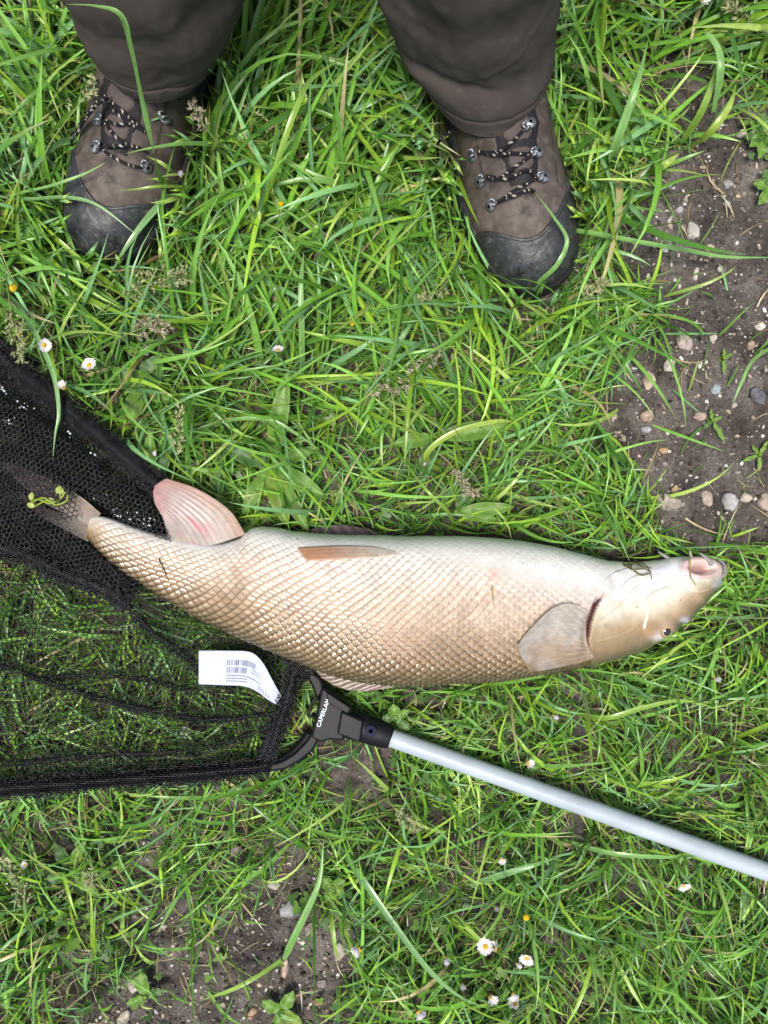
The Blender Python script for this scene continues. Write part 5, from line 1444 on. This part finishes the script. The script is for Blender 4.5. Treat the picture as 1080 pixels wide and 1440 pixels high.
def daisy(px, py, kind, z, tx, ty, sc_, lab, group='daisies in the grass'):
    z = z + (0.014 if z > .03 else 0) + (0.018 if py > 1270 else 0); sc_ = sc_ * 1.1
    root = empty('daisy', tuple(P(px, py, z))); root.rotation_euler = (R(tx), R(ty), random.uniform(0, 6)); root.scale = (sc_,) * 3
    tag(root, lab, 'daisy', group)
    for nm, me in (('petals', open_me[kind]), ('flower_centre', disc_me), ('stem', stem_me)):
        o = bpy.data.objects.new(nm, me); col.objects.link(o); o.parent = root
        if nm == 'flower_centre' and kind == 2: o.scale = (0.5, 0.5, 0.5)
D = [(255, 248, 2, .075, 10, 10, .9, 'closed white daisy just right of the dusty boot'),
     (126, 514, 0, .055, -20, 15, 1.0, 'open white daisy above the black net edge'),
     (90, 545, 1, .052, 25, -10, .95, 'white daisy touching the edge of the gathered net'),
     (62, 485, 0, .055, 30, 30, .9, 'daisy with orange centre near the left edge above the net'),
     (229, 470, 1, .055, 40, -30, .8, 'pale daisy beside the seed heads'),
     (391, 493, 0, .050, 25, 40, .8, 'small daisy in the middle of the grass'),
     (385, 403, 2, .055, 60, 0, .8, 'half-closed daisy seen from the side below the boots'),
     (219, 633, 2, .050, -60, 10, .75, 'small white daisy above the pink anal fin'),
     (544, 535, 2, .045, 10, 20, .5, 'tiny white bud in the middle of the grass'),
     (598, 654, 2, .045, 10, 20, .55, 'tiny white bud above the belly of the fish'),
     (262, 1028, 1, .020, 0, 10, 1.15, 'white daisy pressed under the open net mesh'),
     (778, 1006, 2, .050, 30, 20, .85, 'white daisy between the fish and the pole'),
     (742, 1073, 1, .040, 20, -20, .9, 'white daisy touching the upper side of the pole'),
     (706, 1208, 1, .045, 10, 10, .75, 'small daisy below the middle of the pole'),
     (961, 1245, 0, .045, 30, -20, .9, 'open daisy below the far end of the pole'),
     (1005, 955, 2, .050, 20, 10, .9, 'white daisy below the head of the fish'),
     (506, 1335, 1, .050, 10, 65, 1.1, 'side-on pink-tipped daisy beside the lower soil'),
     (627, 1346, 2, .050, 20, 20, 1.05, 'closed pale daisy left of the lower daisy cluster'),
     (683, 1331, 0, .052, 20, 10, 1.05, 'open daisy at the top of the lower cluster'),
     (696, 1334, 1, .050, 10, 60, 1.0, 'side-on daisy tucked behind the open cluster daisy'),
     (741, 1347, 0, .050, 30, -10, 1.0, 'daisy with orange centre at the right of the lower cluster'),
     (726, 1355, 2, .050, 30, 40, .8, 'small pink-tipped daisy right in the lower cluster'),
     (650, 1384, 2, .048, 0, 10, .9, 'round closed daisy below the lower cluster'),
     (690, 1402, 1, .048, 20, -10, 1.0, 'daisy with yellow middle near the bottom edge'),
     (721, 1397, 2, .048, 50, 10, .85, 'daisy seen from the side near the bottom edge'),
     (725, 1413, 1, .045, -50, 20, 1.1, 'white daisy nearest the bottom of the lower cluster'),
     (588, 1422, 1, .045, 20, -65, 1.1, 'side-on white daisy at the bottom edge'),
     (700, 1276, 2, .045, 20, 0, .7, 'small pale bud above the lower daisy cluster'),
     (987, 0, 1, .055, 20, 0, 1.1, 'white daisy at the top edge of the picture'),
     (36, 1216, 1, .040, 20, 0, .7, 'small faded daisy below the net frame at left')]
for a in D: daisy(*a)
yv, yf, yc = dome(0.0032, 0.0030, (0.75, 0.52, 0.02)); yell_me = np_mesh('flower_head', yv, yf, yc); yell_me.materials.append(M['petal'])
for px, py, z, sc_, lab in ((395, 287, .06, 1.1, 'small yellow flower between the boots, lower of two'), (460, 270, .06, .9, 'small yellow flower between the boots, upper of two'), (19, 405, .06, 1.6, 'yellow flower by the left edge above the net'),
                            (25, 469, .055, 1.1, 'tiny yellow flower just above the net at the left edge'), (740, 1290, .045, 1.3, 'faded yellow flower above the lower daisies'), (495, 455, .05, 1.0, 'tiny yellow bud in the middle of the grass')):
    root = empty('yellow_flower', tuple(P(px, py, z))); root.scale = (sc_ * 0.75,) * 3; root.rotation_euler = (random.uniform(-.3, .3), random.uniform(-.3, .3), 0)
    tag(root, lab, 'flower', 'small yellow flowers')
    for nm, me in (('flower_head', yell_me), ('stem', stem_me)):
        o = bpy.data.objects.new(nm, me); col.objects.link(o); o.parent = root

# ------------------------------------------------------------------ grass seed heads
def seed_head(pts, nb, spread, c, lab, seed):
    g_ = np.random.default_rng(seed)
    p = cr(np.array([P(q_[0], q_[1], q_[2] + (0.012 if q_[2] > 0.04 else 0)) for q_ in pts]), 60); parts = []; nb = int(nb * 1.4)
    vt, ft = tube(p, np.linspace(0.0008, 0.0003, 60), 5); root = empty('grass_seed_head', tuple(p[0])); tag(root, lab, 'seed head', 'flowering grass heads')
    st = obj('stem', vt, ft, M['leaf'], colors=np.broadcast_to(np.array([0.20, 0.27, 0.08]), (len(vt), 3))); put(st, root)
    for k in range(nb):
        i = int(np.interp(k / nb, [0, 1], [26, 59])); t = p[min(i + 1, 59)] - p[i - 1]; t /= np.linalg.norm(t)
        s = np.cross(t, [0, 0, 1]); s /= np.linalg.norm(s)
        d = t * 0.7 + s * g_.uniform(-1, 1) + np.array([0, 0, 1]) * g_.uniform(-0.2, 0.7); d /= np.linalg.norm(d)
        L = spread * (1.1 - 0.7 * k / nb) * g_.uniform(0.5, 1.1)
        e = p[i] + d * L
        v_, f_ = tube(np.array([p[i], e]), 0.00022, 3); parts.append((v_, f_, np.array([0.24, 0.27, 0.12])))
        for q_ in range(g_.integers(2, 5)):
            b0 = p[i] + d * L * g_.uniform(0.4, 1.0); dd_ = d + g_.normal(0, 0.45, 3); dd_ /= np.linalg.norm(dd_); l2 = g_.uniform(0.0028, 0.0052)
            v_, f_ = tube(np.array([b0, b0 + dd_ * l2 * 0.4, b0 + dd_ * l2]), [0.0005, 0.0011, 0.0002], 5)
            parts.append((v_, f_, np.array(c) * g_.uniform(0.7, 1.15)))
    v_, f_, c_ = join(parts)
    o = obj('spikelets', v_, f_, M['leaf'], colors=c_); put(o, root); tag(o, kind='stuff')
SH1, SH2 = (0.36, 0.40, 0.19), (0.42, 0.37, 0.26)
for k, (pts, nb, sp, c, lab) in enumerate([
  ([(110, 470, .01), (140, 440, .05), (180, 410, .07), (230, 395, .07), (258, 388, .068)], 30, .020, SH1, 'pale green seed head lying below the dusty boot'),
  ([(130, 500, .01), (160, 480, .05), (190, 465, .065), (215, 458, .065), (232, 462, .06)], 26, .016, SH2, 'brownish seed head just below the green one'),
  ([(6, 360, .01), (10, 400, .06), (16, 440, .07), (22, 475, .066), (28, 508, .062)], 30, .013, SH1, 'drooping seed head at the left edge above the net'),
  ([(120, 300, .01), (60, 235, .08), (112, 145, .095), (126, 130, .095), (132, 110, .095)], 16, .008, SH1, 'thin seed head beside the dusty boot at left'),
  ([(330, 255, .01), (310, 210, .06), (290, 180, .075), (276, 160, .08), (268, 145, .08)], 18, .010, SH2, 'straw-coloured seed head right of the dusty boot'),
  ([(640, 500, .01), (620, 480, .05), (605, 505, .06), (572, 520, .06)], 18, .010, SH2, 'seed head in the middle of the grass'),
  ([(560, 560, .01), (590, 540, .05), (560, 545, .055), (520, 552, .055)], 18, .011, SH2, 'brown seed head above the belly of the fish'),
  ([(230, 720, .01), (245, 660, .06), (252, 610, .06), (255, 570, .058)], 18, .008, SH1, 'slim seed head standing above the anal fin'),
  ([(60, 1330, .01), (40, 1290, .05), (30, 1250, .055), (8, 1210, .05)], 24, .012, SH1, 'seed head below the net frame at the left edge'),
  ([(140, 1180, .01), (120, 1210, .045), (125, 1230, .05), (128, 1240, .05)], 18, .010, SH1, 'small seed head below the net frame'),
  ([(545, 1100, .01), (552, 1130, .045), (565, 1150, .05), (590, 1165, .05)], 20, .011, SH1, 'seed head just below the pole near its joint with the net'),
  ([(800, 450, .01), (815, 430, .05), (832, 412, .055), (852, 396, .055)], 20, .010, SH1, 'seed head in front of the wet boot toe'),
  ([(650, 350, .01), (640, 380, .05), (615, 410, .055), (590, 420, .05)], 18, .009, SH1, 'seed head left of the wet boot toe'),
  ([(700, 690, .01), (680, 700, .05), (660, 690, .055), (640, 665, .055)], 18, .009, SH2, 'faded seed head above the middle of the fish'),
  ([(1080, 60, .01), (1060, 40, .05), (1040, 20, .06), (1020, 8, .06)], 18, .010, SH1, 'seed head at the upper right corner')]):
    seed_head(pts, nb, sp, c, lab, 50 + k)

# ------------------------------------------------------------------ stones
def stone_mesh(seed, nu=18, nv=12):
    g_ = np.random.default_rng(seed); pl = g_.normal(size=(14, 3)); pl /= np.linalg.norm(pl, axis=1)[:, None]; dd_ = g_.uniform(0.55, 0.86, 14)
    t = np.linspace(0, np.pi, nv); p = np.linspace(0, 2 * np.pi, nu, endpoint=False)
    V = np.stack([np.sin(t)[:, None] * np.cos(p)[None], np.sin(t)[:, None] * np.sin(p)[None], np.broadcast_to(np.cos(t)[:, None], (nv, nu))], -1).reshape(-1, 3)
    k = np.min(np.where(V @ pl.T > 0.05, dd_[None] / np.maximum(V @ pl.T, 0.05), 9), 1); V = V * np.minimum(k, 1.05)[:, None] * (1 + g_.normal(0, 0.03, (len(V), 1)))
    return V, grid_faces(nv, nu, True)
ST = [(974, 323, 10, 14, (0.50, 0.47, 0.43), 'pale squarish stone on the upper soil'), (963, 480, 15, 17, (0.42, 0.36, 0.32), 'largest rounded beige stone on the soil'),
      (915, 533, 9, 15, (0.60, 0.50, 0.36), 'cream and yellow stone at the grass edge'), (943, 515, 8, 11, (0.52, 0.47, 0.41), 'mottled whitish stone beside the largest stone'),
      (912, 584, 9, 9, (0.45, 0.34, 0.26), 'brownish round stone on the middle soil'), (1004, 547, 7, 7, (0.36, 0.42, 0.45), 'small blue-grey stone on the soil'),
      (1064, 556, 12, 12, (0.16, 0.16, 0.18), 'dark grey stone by the right edge'), (911, 604, 7, 6, (0.42, 0.42, 0.44), 'small grey stone under the brownish one'),
      (936, 633, 8, 5, (0.46, 0.32, 0.18), 'small orange-brown pebble near the fish head'), (940, 703, 19, 13, (0.40, 0.35, 0.30), 'wide tan stone half hidden by grass near the fish'),
      (994, 702, 10, 11, (0.46, 0.38, 0.31), 'sandy stone right of the wide tan stone'), (1026, 706, 12, 15, (0.46, 0.45, 0.45), 'tall grey-white stone near the fish mouth'),
      (1050, 700, 9, 8, (0.50, 0.43, 0.35), 'crumbly sandy stone near the right edge'), (1076, 706, 10, 14, (0.46, 0.38, 0.31), 'sandy stone cut by the right edge'),
      (1056, 485, 7, 8, (0.40, 0.29, 0.23), 'reddish stone high on the soil'), (1002, 475, 6, 6, (0.52, 0.47, 0.41), 'small pale stone right of the largest stone'),
      (1070, 458, 8, 6, (0.56, 0.52, 0.47), 'whitish crumb stone by the right edge'), (955, 296, 7, 5, (0.38, 0.37, 0.38), 'grey stone left of the squarish stone'),
      (1000, 348, 9, 5, (0.46, 0.37, 0.29), 'flat tan stone under the long blade'), (978, 385, 5, 9, (0.56, 0.52, 0.46), 'thin whitish chip below the long blade'),
      (1012, 378, 5, 4, (0.50, 0.46, 0.40), 'small pale ring-marked pebble'), (933, 353, 5, 4, (0.62, 0.60, 0.56), 'white pebble at the grass edge'),
      (1026, 258, 8, 6, (0.36, 0.35, 0.36), 'grey flat stone on the top soil'), (1024, 285, 7, 5, (0.40, 0.39, 0.39), 'grey stone below the flat one'),
      (1045, 187, 8, 6, (0.50, 0.46, 0.40), 'cream stone beside the seedling'), (943, 318, 4, 6, (0.48, 0.40, 0.30), 'small tan chip left of the squarish stone'),
      (915, 398, 7, 5, (0.50, 0.42, 0.36), 'pinkish pebble below the long blade'), (985, 585, 11, 7, (0.46, 0.35, 0.30), 'pinkish stone beside the sprout'),
      (865, 583, 6, 6, (0.42, 0.35, 0.29), 'small tan pebble among grass stems'), (950, 688, 6, 6, (0.46, 0.32, 0.20), 'orange pebble above the tan stone'),
      (331, 1197, 9, 9, (0.50, 0.42, 0.42), 'pinkish white stone above the lower soil'), (411, 1280, 18, 14, (0.30, 0.31, 0.31), 'large smooth grey stone on the lower soil'),
      (436, 1311, 10, 12, (0.33, 0.27, 0.24), 'brown stone below the large grey one'), (383, 1248, 10, 8, (0.46, 0.43, 0.38), 'whitish stone left of the large grey one'),
      (400, 1365, 7, 14, (0.46, 0.34, 0.27), 'upright pinkish chip on the lower soil'), (478, 1343, 8, 14, (0.38, 0.34, 0.29), 'pale stone at the right rim of the lower soil'),
      (453, 1387, 7, 7, (0.32, 0.29, 0.27), 'grey pebble near the lower rim'), (447, 1413, 9, 6, (0.34, 0.17, 0.11), 'reddish brown stone at the bottom'),
      (188, 1388, 12, 10, (0.55, 0.50, 0.43), 'cream shell-like stone on the lower left soil'), (352, 1431, 7, 9, (0.45, 0.30, 0.20), 'orange-white pebble at the bottom edge'),
      (173, 1432, 8, 11, (0.50, 0.45, 0.36), 'cream stone at the bottom left'), (281, 1344, 5, 4, (0.40, 0.30, 0.24), 'small tan pebble on the lower left soil'),
      (422, 1328, 7, 4, (0.48, 0.42, 0.34), 'small flat cream pebble on the lower soil')]
for k, (px, py, rx_, ry_, c, lab) in enumerate(ST):
    V_, F_ = stone_mesh(100 + k); cg = np.array(c) * 0.9 * (0.7 + 0.5 * vnoise(V_[:, 0] * 2 + k, V_[:, 1] * 2 + V_[:, 2], 3))[:, None]
    dirty = sm(vnoise(V_[:, 0] * 4 + k, V_[:, 1] * 4 + 9, 8) - 0.35 * V_[:, 2], 0.45, 0.75)[:, None] * 0.65; cg = cg * (1 - dirty) + np.array([0.10, 0.088, 0.078]) * dirty
    a = random.uniform(-0.4, 0.4)
    p = P(px, py, 0.004); gz = float(ground_z(np.array(p[0]), np.array(p[1])))
    V_ = V_ * np.array([rx_, ry_, min(rx_, ry_) * 0.75]) / PXM * 1.14
    o = obj('stone', V_, F_, M['stone'], colors=cg, smooth=False); o.location = (p[0], p[1], gz + min(rx_, ry_) * 0.25 / PXM); o.rotation_euler = (0, 0, a)
    tag(o, lab, 'stone', 'stones on the bare soil')
# gravel and grit on the soil
g_ = np.random.default_rng(77); parts = []
n = 0
small = [stone_mesh(300 + k, 5, 4) for k in range(8)]
while n < 5200:
    px, py = (g_.uniform(830, 1330), g_.uniform(150, 790)) if g_.random() < 0.68 else (g_.uniform(130, 500), g_.uniform(1180, 1520))
    if bare(np.array([px]), np.array([py]))[0] < 0.5: n += 0.2; continue
    n += 1
    p = P(px, py, 0); V_, F_ = small[g_.integers(8)]
    r = g_.random() ** 4.0 * 0.0032 + 0.0006
    c = [(0.56, 0.53, 0.47), (0.36, 0.31, 0.26), (0.20, 0.175, 0.155), (0.42, 0.34, 0.26), (0.62, 0.60, 0.56), (0.16, 0.14, 0.13)][g_.integers(6)]
    an = g_.uniform(0, 6.28); ca, sa = math.cos(an), math.sin(an); sx = r * g_.uniform(0.7, 1.6); sy = r * g_.uniform(0.5, 1.1)
    v_ = np.stack([V_[:, 0] * sx * ca - V_[:, 1] * sy * sa + p[0], V_[:, 0] * sx * sa + V_[:, 1] * sy * ca + p[1], V_[:, 2] * r * 0.7 + float(ground_z(np.array(p[0]), np.array(p[1]))) + r * 0.25], -1)
    parts.append((v_, F_, np.array(c) * g_.uniform(0.7, 1.1)))
v_, f_, c_ = join(parts)
o = obj('gravel', v_, f_, M['stone'], colors=c_, smooth=False); tag(o, 'pale grit and gravel scattered on the bare soil', kind='stuff'); o['category'] = 'gravel'

# crumbs of earth, the same soil broken small
n = 5600
ux = np.where(g_.random(n) < 0.7, g_.uniform(830, 1330, n), g_.uniform(130, 500, n)); uy = np.where(ux > 700, g_.uniform(150, 790, n), g_.uniform(1180, 1520, n))
kb = bare(ux, uy) > 0.5; ux, uy = ux[kb], uy[kb]; n = len(ux)
wx, wy = (ux - 540) / PXM, (720 - uy) / PXM
r = (0.0006 + 0.0032 * g_.random(n) ** 3.5); wz = ground_z(wx, wy) + r * 0.15
bi = g_.integers(8, size=n); base_v = np.array([q_[0] for q_ in small]); F0 = small[0][1]; nvv = base_v.shape[1]
V_ = base_v[bi] * (r[:, None] * g_.uniform(0.7, 1.3, (n, 3)))[:, None, :] + np.stack([wx, wy, wz], -1)[:, None]
F_ = (F0[None] + (np.arange(n) * nvv)[:, None, None]).reshape(-1, 4)
cm = np.array([(0.060, 0.051, 0.044), (0.085, 0.074, 0.064), (0.12, 0.105, 0.093), (0.042, 0.035, 0.030)])[g_.integers(4, size=n)] * g_.uniform(0.7, 1.25, (n, 1))
o = obj('soil_crumbs', V_.reshape(-1, 3), F_, M['stone'], colors=np.repeat(cm, nvv, 0), smooth=False); tag(o, 'loose dark crumbs of earth on the bare soil', kind='stuff'); o['category'] = 'soil'

# ------------------------------------------------------------------ bits of weed and drops on the fish and net
def strand_thing(name, segs, c, lab, cat, r=0.0006):
    parts = []
    for sgm in segs:
        pts = []
        for x, y, l in sgm:
            b, _ = on_fish(x, y); pts.append(P(x, y, b[2] + l))
        w = cr(np.array(pts), 24); v_, f_ = tube(w, np.linspace(r, r * 0.6, 24), 6); parts.append((v_, f_, np.array(c)))
    v_, f_, c_ = join(parts); o = obj(name, v_, f_, M['weed'], colors=c_); tag(o, lab, cat); return o
WD = (0.13, 0.12, 0.02)
strand_thing('water_weed', [[(876, 792, .003), (884, 796, .003), (896, 790, .005), (908, 795, .004), (916, 806, .003)], [(882, 797, .002), (890, 801, .003), (905, 800, .004), (914, 804, .003)],
                            [(892, 803, .002), (902, 809, .003), (914, 807, .003), (917, 815, .002)], [(893, 788, .004), (903, 797, .004), (917, 799, .003)], [(878, 796, .002), (886, 792, .004), (888, 799, .003)]], WD, 'tangle of olive water weed on the throat of the fish', 'water weed', 0.0007)
strand_thing('grass_strand', [[(692, 824, .0015), (693, 838, .0018), (695, 852, .0015)]], (0.30, 0.34, 0.08), 'short green strand stuck on the flank of the fish', 'strand', 0.0006)
strand_thing('dark_twig', [[(223, 786, .0016), (230, 800, .002), (236, 815, .0016)]], (0.06, 0.03, 0.02), 'short dark twig stuck near the tail of the fish', 'twig', 0.0006)
strand_thing('weed_strand', [[(971, 786, .008), (970, 798, .007), (972, 812, .005), (979, 823, .003)]], (0.42, 0.32, 0.08), 'yellow strand hanging over the mouth of the fish', 'strand', 0.0008)
pts = [(45, 708, .056), (60, 700, .060), (74, 706, .060), (88, 700, .060), (92, 692, .060)]
parts = []
for dx, dy in ((0, 0), (4, 4), (-6, 2)):
    w = cr(np.array([P(x + dx + random.uniform(-2, 2), y + dy, z) for x, y, z in pts]), 24); v_, f_ = tube(w, 0.0010, 6); parts.append((v_, f_, np.array((0.22, 0.30, 0.03))))
for x, y in ((80, 694), (86, 698), (44, 704), (50, 712), (76, 702)):
    lv_, lf_, lc_ = leaf(P(x, y, .058), random.uniform(0, 6), 0.008, 0.005, 0.3, (0.24, 0.33, 0.03), 0.4, 8, 5); parts.append((lv_, lf_, lc_))
v_, f_, c_ = join(parts); o = obj('water_weed', v_, f_, M['weed'], colors=c_); tag(o, 'yellow-green scrap of water weed on the netted tail', 'water weed')
# wet glints: water drops in the gathered net, glint painted as their pale colour
m_, nt_, b__ = mat_new('water_drop'); b__.inputs['Roughness'].default_value = 0.15; b__.inputs['Base Color'].default_value = (0.72, 0.75, 0.80, 1); b__.inputs['Specular IOR Level'].default_value = 0.8
g_ = np.random.default_rng(21); parts = []
dmv, dmf = stone_mesh(900, 8, 6)
for cx_, cy_, n_, s_ in ((35, 570, 9, 6), (12, 592, 9, 6), (95, 610, 3, 6), (130, 640, 3, 6), (180, 726, 14, 10), (205, 737, 12, 8), (3, 550, 6, 6), (150, 705, 4, 10)):
    for k in range(n_):
        p = P(cx_ + g_.normal(0, s_), cy_ + g_.normal(0, s_ * 0.6), g_.uniform(0.044, 0.054)); parts.append((dmv * g_.uniform(0.0006, 0.0016) + p, dmf))
v_, f_, _ = join(parts); o = obj('water_drops', v_, f_, m_); put(o, net); tag(o, kind='stuff')
